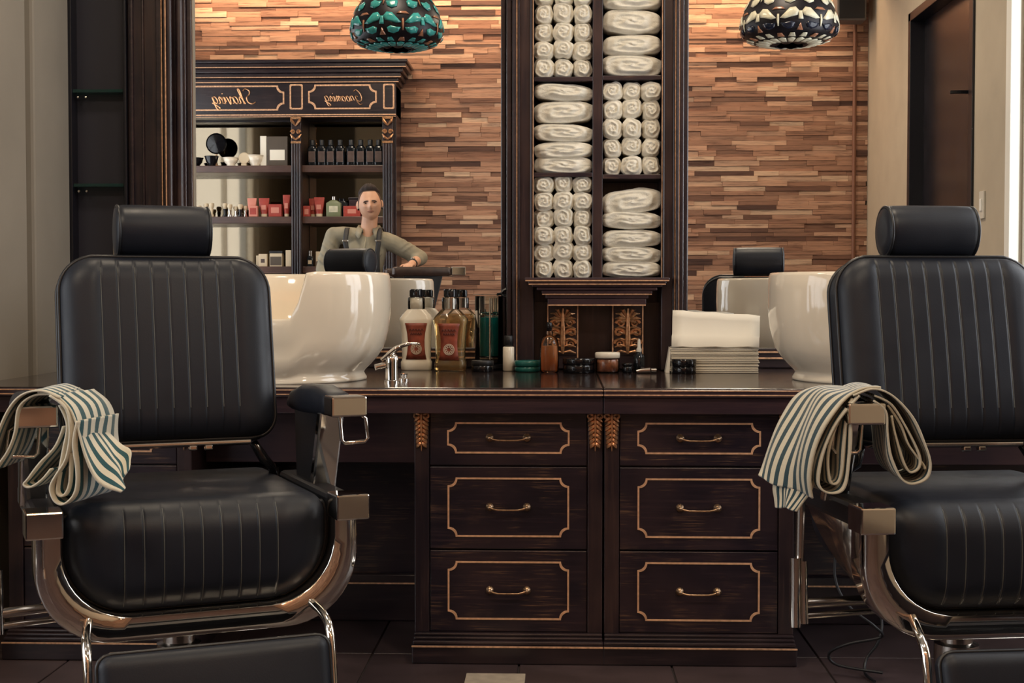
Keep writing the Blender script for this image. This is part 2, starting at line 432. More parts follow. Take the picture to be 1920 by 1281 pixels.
for i, (a, b, z, h, t) in enumerate(planks):
    if i < 299:
        o = unit if i == 0 else bpy.data.objects.new('plank', pm)
        if i: C.objects.link(o); o.parent = wf
        o.location = ((a + b) / 2, YW + t / 2, z + h / 2); o.scale = (b - a - .0015, t, h - .0015)
    else: jo.box(((a + b) / 2, YW + t / 2, z + h / 2), (b - a - .0015, t, h - .0015))
o = jo.build('plank_field', 'strip_wood_joined', wf); o['kind'] = 'stuff'
struct(MB().bx(XL, XR, YW, YW + .04, 0, .10).build('baseboard_front', 'wood_trim', bevel=.004))
struct(MB().bx(XL, XR, YW + .34, YW + .38, 3.56, H).bx(XL, XR, YW, YW + .38, H - .02, H).build('trim_1', 'ceiling_white'))
tag(MB().tube([(2.345, YW + .05, .1), (2.345, YW + .05, 3.66)], .016, 12).build('pipe', 'copper_pipe'), 'thin brown vertical pipe running up the wooden strip wall', 'pipe')
sp = thing('wall_speaker', 'dark grey wall speaker high in the corner of the wooden wall', 'speaker', (2.27, YW + .12, 3.24))
MB().bx(-.115, .115, -.02, .16, 0, .33).build('housing', 'speaker_grey', sp, bevel=.012)
MB().bx(-.10, .10, .158, .168, .015, .315).build('grille', 'black_matte', sp, bevel=.004)
MB().bx(-.03, .03, -.12, -.02, .12, .20).build('bracket', 'frame_black', sp, bevel=.003)
for dx, dy in ((-1.6, 1.3), (1.2, 1.3), (-0.9, 3.7), (0.9, 3.7)):  # unseen fixtures made up for the added ceiling fill lamps
    nm = {(-1.6, 1.3): 'square fill light added over the waiting side on the left', (1.2, 1.3): 'square fill light added nearest the dark door', (-0.9, 3.7): 'square fill light added above the left barber chair', (0.9, 3.7): 'square fill light added above the right barber chair'}[(dx, dy)]
    e = thing('ceiling_fill_light', nm, 'ceiling light', (dx, dy, H), 0, 'added ceiling fill lights')
    MB().bx(-.29, -.255, -.29, .29, -.07, 0).bx(.255, .29, -.29, .29, -.07, 0).bx(-.255, .255, -.29, -.255, -.07, 0).bx(-.255, .255, .255, .29, -.07, 0).build('frame', 'white_paint', e)
    MB().bx(-.25, .25, -.25, .25, -.01, 0).build('reflector', 'white_paint', e)

# ---------------------------------------------------------------- mirrors, wall panel, counter
ZC = 0.82
def mirror(label, x0, x1):
    e = thing('wall_mirror', label, 'mirror', ((x0 + x1) / 2, YM, ZC)); c = (x0 + x1) / 2
    MB().bx(x0 - c, x1 - c, 0, .012, .06, 2.6).build('glass', 'mirror_glass', e)
    # moulded frame: bottom rail and two thin stiles
    f = MB().bx(x0 - c, x1 - c, -.035, .02, 0.001, .075).bx(x0 - c, x0 - c + .018, -.012, .02, .075, 2.6).bx(x1 - c - .018, x1 - c, -.012, .02, .075, 2.6)
    f.build('frame', 'wood_trim', e, bevel=.004)
    MB().bx(x0 - c, x1 - c, -.042, -.035, .035, .041).bx(x0 - c, x1 - c, -.040, -.035, .058, .064).build('gold_bead', 'gold_paint', e)
    return e
mirror('large wall mirror to the left of the towel cabinet', -1.415, -0.205)
mirror('large wall mirror to the right of the towel cabinet', 0.462, 2.43)
# fluted pilaster at the left end of the mirror
e = thing('mirror_pilaster', 'dark moulded wooden pilaster at the left edge of the mirror', 'pilaster', (-1.52, YM, ZC))
MB().bx(-.115, .105, -.03, .02, 0, 2.6).build('backboard', 'wood_v', e, bevel=.004)
MB().bx(-.105, -.09, -.045, -.03, 0, 2.6).bx(-.06, -.05, -.04, -.03, 0, 2.6).bx(0, .022, -.06, -.03, 0, 2.6).bx(.03, .04, -.07, -.03, 0, 2.6).build('moulding', 'wood_trim', e, bevel=.005)
MB().tube([(.052, -.062, 0), (.052, -.062, 2.6)], .012, 10).tube([(.085, -.04, 0), (.085, -.04, 2.6)], .014, 10).build('bead', 'wood_v', e)
MB().tube([(.0245, -.064, 0), (.0245, -.064, 2.6)], .0025, 6).tube([(.041, -.071, 0), (.041, -.071, 2.6)], .0025, 6).build('gold_bead', 'gold_paint', e)
# dark glazed niche with glass shelves
e = thing('wall_niche', 'dark glazed wall niche with two glass shelves by the left mirror', 'niche', (-1.745, YM, ZC))
MB().bx(-.115, -.098, -.05, .02, 0, 2.6).bx(.098, .11, -.05, .02, 0, 2.6).build('niche_frame', 'frame_black', e, bevel=.003)
MB().bx(-.098, .098, .012, .026, 0, 2.6).build('back_panel', 'panel_dark', e)
for z in (1.045, .69):
    s = MB().bx(-.096, .096, -.045, .010, z - .006, z + .006).build('glass_shelf', 'glass_green', e, bevel=.001)
    for x in (-.08, -.05):
        MB().lathe([(0, .006), (.004, .005), (.006, 0), (.006, -.006)], 10, (x, -.03, z - .022), 'y').build('shelf_clip', 'chrome', s)
o = thing('socket_plate', 'metal wall socket plate low on the dark niche panel', 'socket', (-1.665, YM - .002, ZC + .40))
MB().bx(-.04, .04, -.008, .004, 0, .10).build('plate', 'chrome_soft', o, bevel=.003)
MB().lathe([(0, .004), (.016, .004), (.02, .009), (.02, 0)], 16, (0, -.006, .05), 'y').build('socket', 'plastic_white', o)

# worktop in two lengths, with gold-lined nosing
def worktop(label, x0, x1):
    e = thing('worktop', label, 'worktop', ((x0 + x1) / 2, 4.65, ZC)); c = (x0 + x1) / 2; hw = (x1 - x0) / 2
    MB().bx(-hw, hw, -.575, .60, -.018, 0).build('slab', 'wood_top', e, bevel=.003)
    MB().bx(-hw, hw, -.59, -.55, -.028, -.004).build('nosing', 'wood_apron', e, bevel=.005)
    MB().bx(-hw, hw, -.592, -.588, -.0085, -.0055).bx(-hw, hw, -.592, -.588, -.0215, -.018).build('gold_line', 'gold_paint', e)
    MB().bx(-hw, hw, -.575, -.535, -.0765, -.028).build('front_rail', 'wood_apron', e, bevel=.002)
    return e
XS = 0.1275
worktop('left length of glossy dark wooden worktop under the basin and bottles', -1.80, XS - .0012)
worktop('right length of glossy dark wooden worktop under the paper towels', XS + .0012, XR - .005)

# drawer cabinets
def notched(w, h, r, n=6):
    p = []
    for sx, sz, a0 in ((1, 1, 1.5), (-1, 1, 2.0), (-1, -1, 0.5 - 0.0), (1, -1, 1.0)):
        cx, cz = sx * w / 2, sz * h / 2
        arc = []
        for k in range(n + 1):
            a = k / n * PI / 2
            # concave quarter circle around the corner point
            arc.append((cx - sx * r * math.cos(a), cz - sz * r * math.sin(a)))
        # travel counter clockwise: (1,1): from right side to top side
        if (sx, sz) in ((1, 1), (-1, -1)): arc = arc[::-1]
        # small straight steps before and after each notch
        p += arc
    return p
def inlay(w, h, r=.024, t=.0052, y=0):
    p = notched(w, h, r); q = notched(w - 2 * t, h - 2 * t, r)
    mb = MB(); n = len(p)
    rows = [[(a, y + .002, b) for a, b in p], [(a, y - .0025, b) for a, b in p], [(a, y - .0025, b) for a, b in q], [(a, y + .002, b) for a, b in q]]
    mb.grid(rows, cu=True, smooth=False)
    return mb
def handle(mb, hw=.0555):
    for s in (-1, 1):
        mb.lathe([(0.0125, 0), (.0125, .003), (.010, .006), (.011, .008), (.009, .011), (.006, .014), (.0065, .020), (.004, .024), (0, .025)], 16, (s * hw, 0, 0), 'y')
    mb.tube([(-hw, -.016, 0), (-hw + .012, -.021, -.004), (-.03, -.022, -.0065), (0, -.022, -.007), (.03, -.022, -.0065), (hw - .012, -.021, -.004), (hw, -.016, 0)], [.0045, .0034, .0028, .003, .0028, .0034, .0045], 8)
    return mb
def acanthus(W=.046, Hh=.114):
    mb = MB()
    def leaf(p, q, w, lift):
        p, q = Vector(p), Vector(q); d = q - p; n = Vector((-d.z, 0, d.x)).normalized(); rows = []
        for i in range(6):
            t = i / 5; c = p + d * t; ww = w * (math.sin(PI * min(1, t * .85 + .15)) ** .8) * .5
            rows.append([c + n * ww + Vector((0, .001, 0)), c + n * ww * .4 + Vector((0, -lift * math.sin(PI * (t * .8 + .15)), 0)), c - n * ww * .4 + Vector((0, -lift * math.sin(PI * (t * .8 + .15)), 0)), c - n * ww + Vector((0, .001, 0))])
        mb.grid(rows)
    for k in range(7):
        z = -.012 - k * Hh * .115; w = W * .5 * (1 - .055 * k)
        for s in (-1, 1):
            leaf((s * .001, -.002, z + .006), (s * w, -.001, z - .013), .016, .011)
    for s in (-1, 1):
        leaf((0, 0, -.006), (s * W * .5, 0, .002), .012, .012)
        mb.tube(catmull([(s * W * .2, -.004, -.002), (s * W * .42, -.006, -.001), (s * W * .46, -.007, -.010), (s * W * .3, -.007, -.013)], 4), .0035, 6)
    leaf((0, -.003, 0), (0, -.003, -Hh), .012, .012)
    mb.tube([(0, -.010, -.004), (0, -.012, -Hh * .5), (0, -.006, -Hh * .97)], [.004, .0035, .0015], 6)
    return mb
CW = .5615
DR = [(.746, .585), (.581, .334), (.330, .085)]
IN = [(.365, .0935), (.363, .178), (.363, .176)]
def cabinet(label, x):
    e = thing('drawer_cabinet', label, 'drawer cabinet', (x, 4.12, 0), 0, 'drawer cabinets under the worktop'); hw = CW / 2
    MB().bx(-hw, hw, .022, .50, .08, .743).build('carcass', 'wood_v', e)
    for s in (-1, 1):
        MB().bx(s * hw, s * (hw - .0445), -.004, .03, .083, .745).build('pilaster', 'wood_v', e, bevel=.003)
        acanthus().build('acanthus_carving', 'antique_gold', e, (s * (hw - .0222), -.005, .741))
    for (z1, z0), (iw, ih) in zip(DR, IN):
        dz = (z1 + z0) / 2
        dr = MB().bx(-hw + .046, hw - .046, 0, .02, z0 - dz, z1 - dz).build('drawer', 'wood_h', e, (0, 0, dz), .003)
        inlay(iw, ih).build('gold_inlay', 'gold', dr, (0, 0, .002))
        handle(MB()).build('handle', 'brass_dark', dr, (0, 0, .003))
    p = MB().bx(-hw - .004, hw + .004, -.055, .3, 0.0005, .055).build('plinth', 'wood_trim', e, bevel=.004)
    MB().bx(-hw - .002, hw + .002, -.045, .3, .055, .066).bx(-hw, hw, -.03, .3, .066, .075).bx(-hw, hw, -.018, .3, .075, .084).build('plinth_moulding', 'wood_trim', e, bevel=.003)
    MB().bx(-hw - .004, hw + .004, -.0575, -.053, .0505, .0545).build('gold_line', 'gold_paint', e)
    return e
cabinet('three-drawer dark wooden cabinet left of the middle seam, gold inlaid', XS - CW / 2 - .0005)
cabinet('three-drawer dark wooden cabinet right of the middle seam, beside the striped towel', XS + CW / 2 + .0045)
cabinet('three-drawer dark wooden cabinet half hidden behind the left barber chair', -1.386)
# knee spaces: back panel with skirting and an apron under the worktop
def knee(side, x0, x1, lab):
    e = thing('knee_panel', lab, 'panel', ((x0 + x1) / 2, 4.62, 0)); c = (x0 + x1) / 2
    MB().bx(x0 - c, x1 - c, 0, .03, 0.001, .80).build('back_panel', 'wood_h', e)
    MB().bx(x0 - c, x1 - c, -.36, -.33, .575, .80).build('apron', 'wood_apron', e, bevel=.003)
    MB().bx(x0 - c, x1 - c, -.02, 0, 0.001, .15).bx(x0 - c, x1 - c, -.03, 0, .13, .16).build('skirting', 'wood_trim', e, bevel=.004)
    MB().bx(x0 - c, x1 - c, -.033, -.029, .128, .133).build('gold_line', 'gold_paint', e)
knee('l', -1.10, -.438, 'dark wooden knee space panel with apron left of the drawers')
knee('r', .70, 2.44, 'dark wooden knee space panel with apron behind the right chair')
e = thing('power_strip', 'black power strip with two sockets under the worktop', 'power strip', (-1.02, 4.50, .478))
MB().bx(-.10, .10, 0, .05, 0, .055).build('housing', 'black_matte', e, bevel=.004)
for x in (-.045, .04):
    MB().lathe([(.016, .001), (.021, .004), (.021, -.002)], 16, (x, 0, .027), 'y').lathe([(0, -.001), (.016, -.001)], 16, (x, 0, .027), 'y').build('socket', 'black_gloss', e)

# ---------------------------------------------------------------- towel cabinet
YF = 5.02
e = thing('towel_cabinet', 'tall dark open cabinet full of white towels between the mirrors', 'cabinet', (.1255, YF, ZC)); xc = .1255
def lx(px): return at(px, 350, YF).x - xc
def lz(py): return at(1115, py, YF).z - ZC
TOPZ = 2.4
xa, xb, xi0, xd0, xd1, xi1 = lx(950), lx(1281), lx(1001), lx(1111), lx(1130), lx(1240)
for a, b in ((xa, xi0), (xi1, xb)):
    MB().bx(a, b, 0, .215, 0.001, TOPZ).build('side_stile', 'wood_v', e, bevel=.004)
MB().bx(xi0, xi1, .195, .212, 0.001, TOPZ).build('back_panel', 'wood_v', e)
MB().bx(xd0, xd1, .012, .195, lz(522), TOPZ).build('divider', 'wood_v', e, bevel=.002)
for s, (a, b) in ((-1, (xa, xi0)), (1, (xi1, xb))):
    mb = MB(); g = MB(); w = b - a
    o_ = a if s < 0 else b; q = -s
    mb.bx(o_, o_ + q * w * .18, -.018, 0, 0.001, TOPZ).bx(o_ + q * w * .22, o_ + q * w * .34, -.028, 0, 0.001, TOPZ).bx(o_ + q * w * .40, o_ + q * w * .48, -.014, 0, 0.001, TOPZ)
    mb.bx(o_ + q * w * .86, o_ + q * w * .93, -.008, 0, lz(522), TOPZ)
    mb.build('moulding', 'wood_trim', e, bevel=.003)
    g.bx(o_ + q * w * .36, o_ + q * w * .395, -.016, -.002, 0.001, TOPZ).bx(o_ + q * w * .96, o_ + q * w * .985, -.006, 0, lz(522), TOPZ)
    if s > 0: g.bx(o_ + q * w * .19, o_ + q * w * .215, -.02, -.002, 0.001, TOPZ)
    g.build('gold_bead', 'gold_paint', e)
SHL = [2.02 - .0, lz(147), lz(327)]; SHR = [lz(-230), lz(145), lz(331)]
for z in SHL: MB().bx(xi0, xd0, .010, .195, z - .008, z + .008).build('shelf', 'wood_h', e, bevel=.002)
for z in SHR: MB().bx(xd1, xi1, .010, .195, z - .008, z + .008).build('shelf', 'wood_h', e, bevel=.002)
# ledge: stepped cornice
mb = MB(); g = MB(); zt = lz(521)
steps = [(985, 0, .010, .072), (991, .010, .022, .066), (998, .022, .034, .060), (1007, .034, .046, .053), (1016, .046, .058, .047), (1023, .058, .075, .042), (1027, .075, .098, .038)]
for px, d0, d1, pr in steps:
    a = lx(px); mb.bx(a, -a + 2 * (lx(1119)), -pr, .01, zt - d1, zt - d0)
mb.build('ledge', 'wood_apron', e, bevel=.003)
for px, dz, pr in ((986, .009, .0725), (992, .0215, .0665), (1017, .0575, .0475), (1028, .0965, .0385)):
    a = lx(px); g.bx(a, -a + 2 * lx(1119), -pr - .002, -pr + .004, zt - dz - .004, zt - dz)
g.build('gold_bead', 'gold_paint', e)
MB().bx(xi0, xi1, .10, .195, 0.001, zt - .09).build('lower_panel', 'wood_v', e)
# carved brackets
def bracket():
    mb = MB(); w, h = .104, .188
    rr = random.Random(5)
    def scroll(cx, cz, r, s, turns=1.4):
        pts = [(cx + s * r * (1 - k / 16 * .8) * math.cos(k / 16 * turns * 2 * PI), -.006, cz + r * (1 - k / 16 * .8) * math.sin(k / 16 * turns * 2 * PI)) for k in range(17)]
        mb.tube(pts, [.0055 - .003 * k / 16 for k in range(17)], 6)
    for s in (-1, 1):
        scroll(s * .024, .045, .018, s); scroll(s * .026, .085, .016, -s); scroll(s * .022, .118, .014, s)
        for k in range(4):
            a = R(35 + k * 32)
            mb.tube([(0, -.006, .130), (s * .022 * math.sin(a) * 1.2, -.012, .143 + .030 * math.cos(a)), (s * .040 * math.sin(a), -.004, .140 + .034 * math.cos(a))], [.004, .0065, .002], 6)
        for k in range(5):
            mb.tube([(0, -.006, .012 + k * .022), (s * .022, -.011, .018 + k * .022), (s * .040, -.004, .010 + k * .022)], [.003, .005, .002], 6)
    mb.tube([(0, -.008, .008), (0, -.014, .06), (0, -.010, .12), (0, -.014, .172)], [.004, .009, .006, .003], 8)
    return mb
for px in (1055.5, 1178.5):
    x = lx(px)
    b = MB().bx(-.052, .052, .0, .07, 0, .188).build('bracket', 'wood_trim', e, (x, .03, lz(668)), .002)
    cv = bracket().build('carving', 'antique_gold', b); cv.scale = (1.18, 1.0, 1.0)
    MB().bx(-.0565, -.052, -.004, .03, -.03, .19).bx(.052, .0565, -.004, .03, -.03, .19).build('bracket_edge', 'gold_paint', b)
    MB().bx(-.055, .055, .0, .1, -.045, 0).build('bracket_foot', 'wood_trim', b)

# towels
def towel_mesh(name, ax, az, L, p, turns, seed, lump):
    rr = random.Random(seed); mb = MB(); nt = 40; nr = 12
    ph = rr.uniform(0, 6.28); asym = [rr.uniform(-1, 1) for _ in range(6)]
    def rad(th):
        c, s = abs(math.cos(th)) + 1e-6, abs(math.sin(th)) + 1e-6
        k = (c ** p + s ** p) ** (-1 / p)
        return k * (1 + lump * (asym[0] * math.cos(2 * th + ph) + asym[1] * math.cos(3 * th) * .7 + asym[2] * math.sin(5 * th) * .4))
    rows = []
    for i in range(nr + 1):
        q = i / nr; row = []
        for j in range(nt):
            th = j * 2 * PI / nt; k = rad(th) * q
            spir = q * turns - (th + ph) / (2 * PI)
            fr = spir - math.floor(spir)
            g = math.exp(-((fr - .5) / .20) ** 2)
            y = -.012 * (1 - q ** 4) + .013 * (1 - g) * (0.25 + q * .75 if q < .95 else .5) + .010 * q ** 6 + .004 * noise.noise(Vector((k * math.cos(th) * 5 + seed, k * math.sin(th) * 5, 0)))
            row.append((k * math.cos(th) * ax + .0025 * noise.noise(Vector((th, q * 4, seed * 1.7))), y, k * math.sin(th) * az + .003 * noise.noise(Vector((q * 4, th, seed)))))
        rows.append(row)
    for yy, sc in ((.02, 1.03), (.05, 1.02), (L * .6, 1.0), (L, .96)):
        rows.append([(rad(j * 2 * PI / nt) * sc * math.cos(j * 2 * PI / nt) * ax, yy, rad(j * 2 * PI / nt) * sc * math.sin(j * 2 * PI / nt) * az + .002 * math.sin(j)) for j in range(nt)])
    mb.grid(rows, cu=True); b = len(mb.v) - nt
    mb.f.append(tuple(range(b, b + nt))); mb.sm.append(False)
    return mb
rolls = [towel_mesh('r', .0352, .0335, .165, 2.7, 2.4, s, .06) for s in (1, 2, 3, 4, 5)]
folds = [towel_mesh('f', .105, .033, .165, 3.2, t, s, .045) for s, t in ((11, 1.6), (12, 2.2), (13, 1.9), (14, 2.4))]
rm = []; fm = []
rt = random.Random(21)
ORD = ['bottom', 'second', 'third', 'fourth', 'fifth', 'sixth']
def put_roll(x, z, s, label, group):
    k = rt.randrange(len(rolls))
    if len(rm) <= k or True:
        pass
    if k not in RMESH: o = rolls[k].build('rolled_towel', 'terry'); RMESH[k] = o
    else: o = bpy.data.objects.new('rolled_towel', RMESH[k].data); C.objects.link(o)
    o.location = (x, YF + .022 + rt.uniform(-.008, .006), z); o.rotation_euler = (0, rt.uniform(-3, 3) if False else rt.choice((0, R(90), R(180), R(270))) + rt.uniform(-.25, .25), 0)
    o.scale = (s, 1, s); tag(o, label, 'towel', group); return o
RMESH = {}; FMESH = {}
def put_fold(x, z, sz, tilt, label, group, sx=1.0):
    k = rt.randrange(len(folds))
    if k not in FMESH: o = folds[k].build('folded_towel', 'terry'); FMESH[k] = o
    else: o = bpy.data.objects.new('folded_towel', FMESH[k].data); C.objects.link(o)
    o.location = (x, YF + .022 + rt.uniform(-.006, .004), z); o.rotation_euler = (0, tilt, 0); o.scale = (sx * rt.choice((-1, 1)) if False else sx, 1, sz)
    tag(o, label, 'towel', group); return o
def cell_x(col): return (xc + (xi0 + xd0) / 2, xc + (xd1 + xi1) / 2)[col]
POS = ['left', 'middle', 'right']
def roll_block(col, z0, nrows, dz, where):
    for r in range(nrows):
        for c in range(3):
            x = cell_x(col) + (c - 1) * .0705
            lab = f'rolled white towel in the {where} compartment, {ORD[r]} row{" up" if r else ""}, {POS[c]}'
            put_roll(x, ZC + z0 + (r + .5) * dz + (.006 if c == 1 else 0) * (1 if r % 2 else 0), 1.03 + rt.uniform(-.05, .05), lab, f'rolled towels in the {where} compartment')
def fold_block(col, zs, where):
    n = len(zs)
    for r, (pz, hz, tl) in enumerate(zs):
        lab = f'folded white towel in the {where} compartment, {"bottom of the stack" if r == 0 else ORD[r] + " from the bottom"}'
        put_fold(cell_x(col), at(1115, pz, YF).z, hz / 34.0, tl, lab, f'folded towels in the {where} compartment', 1.0)
roll_block(0, zt, 6, .0615, 'lower left')
roll_block(1, lz(328), 5, .0675, 'middle right')
roll_block(0, lz(143), 5, .0655, 'upper left')
fold_block(0, [(308, 34, .02), (280, 30, -.03), (247, 32, .04), (207, 40, -.05), (170, 30, .06)], 'middle left')
fold_block(1, [(505, 30, 0), (477, 32, .02), (447, 32, -.02), (412, 32, .03), (377, 46, -.14)], 'lower right')
fold_block(1, [(120, 40, .02), (82, 36, -.03), (38, 42, .04), (-3, 34, 0)], 'upper right')
# ---------------------------------------------------------------- barber chairs
def pillow(hw, z0, z1, rt_, rb, T, er, grooves, gd, yback, zone, backT=0.0, crown=0.0):
    """upholstered block: puffed front (towards -y) with sewn grooves, straight sides back to yback"""
    zc, hz = (z0 + z1) / 2, (z1 - z0) / 2
    def width(z):
        if z > zc: r, e = rt_, z1 - z
        else: r, e = rb, z - z0
        if e >= r: return hw
        return hw - (r - math.sqrt(max(0, r * r - (r - e) ** 2)))
    def dist(x, z):
        r = rt_ if z > zc else rb
        qx, qz = abs(x) - hw + r, abs(z - zc) - hz + r
        return -(math.hypot(max(qx, 0), max(qz, 0)) + min(max(qx, qz), 0) - r)
    zs = []
    nz = 34
    for i in range(nz + 1):
        t = i / nz; t2 = .5 - .5 * math.cos(PI * t); zs.append(z0 + (z1 - z0) * (.35 * t + .65 * t2))
    inner = []
    for i, g in enumerate(grooves):
        inner += [(g - .0035, 0), (g - .0008, 1), (g + .0008, 1), (g + .0035, 0)]
        if i < len(grooves) - 1: inner += [(g + .007, 0), ((g + grooves[i + 1]) / 2, 0), (grooves[i + 1] - .007, 0)]
    mb = MB(); rows = []
    for z in zs:
        w = max(width(z), zone + .004); row = []
        no = 9
        for k in range(no):
            t = 1 - (1 - k / no) ** 2 if False else (k / no) ** 1.0
            x = -w + (w - zone) * (t ** 1.4); row.append((x, 0))
        row += inner if inner else [(-zone + zone * k / 6, 0) for k in range(13)]
        for k in range(no - 1, -1, -1):
            t = k / no; x = w - (w - zone) * (t ** 1.4); row.append((x, 0))
        pts = []
        for x, gflag in row:
            e = max(0, dist(x, z)); q = min(e / er, 1)
            y = -T * math.sqrt(max(0, 1 - (1 - q) ** 2)) - crown * (1 - (x / hw) ** 2) * (1 - ((z - zc) / hz) ** 2)
            if gflag: y += gd * min(1, e / .03)
            pts.append((x, y, z))
        rows.append(pts)
    mb.grid(rows)
    nc = len(rows[0])
    loop = [rows[0][j] for j in range(nc)] + [rows[i][-1] for i in range(1, nz + 1)] + [rows[-1][j] for j in range(nc - 2, -1, -1)] + [rows[i][0] for i in range(nz - 1, 0, -1)]
    out = []
    for p in loop:
        if not out or (Vector(out[-1]) - Vector(p)).length > .004: out.append(p)
    mb.grid([loop, [(x, yback, z) for x, y, z in loop]], cu=True)
    b = len(mb.v) - len(loop)
    zc2 = Vector((0, yback + backT, zc)); ci = len(mb.v)
    ins = [((x) * .8, yback + backT, zc + (z - zc) * .8) for x, y, z in loop]
    mb.grid([[(x, yback, z) for x, y, z in loop], ins], cu=True)
    b = len(mb.v) - len(loop); mb.f.append(tuple(range(b, b + len(loop)))); mb.sm.append(False)
    return mb, out, dist
def stitches(grooves, zlo, zhi, yf):
    mb = MB()
    for g in grooves:
        mb.tube([(g, yf(g, zlo + (zhi - zlo) * k / 10), zlo + (zhi - zlo) * k / 10) for k in range(11)], .0012, 5)
    return mb
GB = [(-4 + k) * .042 for k in range(9)]
def barber_chair(label, loc, rz):
    c = thing('barber_chair', label, 'barber chair', loc, rz, 'black leather barber chairs')
    # base, column
    MB().lathe([(0, 0.001), (.30, 0.001), (.305, .012), (.29, .03), (.15, .045), (.07, .06), (.06, .075)], 40).build('base_plate', 'chrome', c)
    MB().lathe([(.055, .06), (.055, .22), (.04, .225), (.04, .34)], 24).build('column', 'chrome_soft', c)
    MB().bx(-.16, .16, -.16, .18, .33, .37).build('seat_carrier', 'black_matte', c, bevel=.006)
    MB().bx(.05, .14, -.20, -.13, .285, .35).bx(-.06, .0, -.22, -.15, .29, .34).build('mechanism', 'black_gloss', c, bevel=.006)
    # seat
    gs = [(-4 + k) * .0435 for k in range(9)]
    mb, loop, ds = pillow(.302, .372, .624, .055, .150, .060, .075, gs, .0022, .50, .19, crown=.016)
    s = mb.build('seat', 'leather', c, (0, -.270, 0))
    def yf(x, z):
        e = max(0, ds(x, z)); q = min(e / .075, 1)
        return -.060 * math.sqrt(max(0, 1 - (1 - q) ** 2)) - .016 * (1 - (x / .302) ** 2) * (1 - ((z - .498) / .126) ** 2) + .0016 * min(1, e / .03)
    stitches(gs, .39, .607, yf).build('stitching', 'stitch', s)
    MB().tube([(x * 1.005, -.004, z) for x, y, z in loop if z < .60], .0065, 8).build('piping', 'leather_edge', s)
    # chrome U-shaped front band with flared side shell
    def upath(o, n=10):
        hw, zb, r = .308 + o, .372 - o, .152 + o * .35; pts = [(-hw, .585)]
        pts.append((-hw, zb + r + .03))
        for k in range(n + 1):
            a = PI + k / n * PI / 2; pts.append((-hw + r + r * math.cos(a), zb + r + r * math.sin(a)))
        for k in range(n + 1):
            a = 1.5 * PI + k / n * PI / 2; pts.append((hw - r + r * math.cos(a), zb + r + r * math.sin(a)))
        pts.append((hw, zb + r + .03)); pts.append((hw, .585))
        return pts
    a, b = upath(0), upath(.057)
    mid = upath(.028)
    rows = []
    for k, (p, y) in enumerate(((a, -.25), (a, -.336), (upath(.003), -.340), (upath(.030), -.342), (upath(.054), -.338), (b, -.334), (b, -.30), (b, -.25))):
        rows.append([(x, y, z) for x, z in p])
    rows.append(rows[0])
    MB().grid(rows).build('front_band', 'chrome', c)
    n = len(b); sh = []
    q = upath(.054)
    sh.append([(x, -.28, z) for x, z in q])
    tgt = []
    for i, (x, z) in enumerate(q):
        f = max(0, min(1, (z - .33) / .25)); tgt.append((x * (.985 - .10 * (1 - f)), -.20 + .34 * f, z + .012 * (1 - f)))
    sh.append([tuple((Vector(u) + Vector(v)) / 2 + Vector((0, 0, 0))) for u, v in zip(sh[0], tgt)]); sh.append(tgt)
    MB().grid(sh).build('side_shell', 'chrome_soft', c, solid=.003)
    for sx in (-1, 1):
        MB().bx(sx * .306, sx * .386, -.372, -.285, .562, .622).build('seat_cap', 'chrome', c, bevel=.004)
        MB().bx(sx * .304, sx * .368, -.285, .20, .560, .617).build('side_rail', 'leather_edge', c, bevel=.012)
        # armrest: pad, chrome end, support panel with chrome edge, towel loop
        arm = MB()
        pr = []
        for y, zt_, zb, wx in ((-.245, .848, .800, .036), (-.20, .856, .795, .038), (-.10, .866, .790, .040), (.02, .862, .785, .040), (.12, .842, .785, .038), (.17, .815, .790, .032)):
            ring = []
            for k in range(16):
                t = k * 2 * PI / 16; cx, sz = math.cos(t), math.sin(t)
                ring.append((sx * .352 + wx * math.copysign(abs(cx) ** .55, cx), y, (zt_ + zb) / 2 + (zt_ - zb) / 2 * math.copysign(abs(sz) ** .6, sz)))
            pr.append(ring)
        arm.grid(pr, cu=True); L = len(arm.v); arm.f.append(tuple(range(L - 16, L))); arm.sm.append(False); arm.f.append(tuple(range(16))); arm.sm.append(False)
        pad = arm.build('armrest', 'leather', c)
        MB().bx(sx * .310, sx * .398, -.318, -.243, .801, .850).build('arm_cap', 'chrome', pad, bevel=.005)
        pan = MB().prism([(-.155, .800), (.11, .800), (.09, .600), (-.075, .600)], sx * .325, sx * .372, 'yz').build('arm_panel', 'leather_edge', c, bevel=.008)
        MB().prism([(-.185, .803), (-.150, .803), (-.068, .597), (-.100, .597)], sx * .318, sx * .380, 'yz').build('panel_edge', 'chrome', pan, bevel=.005)
        lp = [(sx * .345, -.262, .800), (sx * .350, -.262, .740), (sx * .358, -.262, .732), (sx * .408, -.262, .735), (sx * .416, -.262, .744), (sx * .410, -.262, .792), (sx * .398, -.262, .801)]
        MB().tube(lp, .0048, 8).build('towel_loop', 'chrome', pad)
        # footrest rods
        MB().tube(catmull([(sx * .245, -.30, .375), (sx * .265, -.40, .352), (sx * .268, -.45, .31), (sx * .268, -.475, .20), (sx * .268, -.50, .10)], 5), .0105, 10).build('footrest_rod', 'chrome', c)
    # backrest (leans back)
    bk, loop, db = pillow(.266, .722, 1.200, .092, .060, .040, .06, GB, .0022, .055, .185, .012, crown=.010)
    tilt = Matrix.Translation(Vector((0, .070, .72))) @ Matrix.Rotation(R(-12), 4, 'X') @ Matrix.Translation(Vector((0, 0, -.72)))
    bo = bk.build('backrest', 'leather', c); bo.matrix_local = tilt
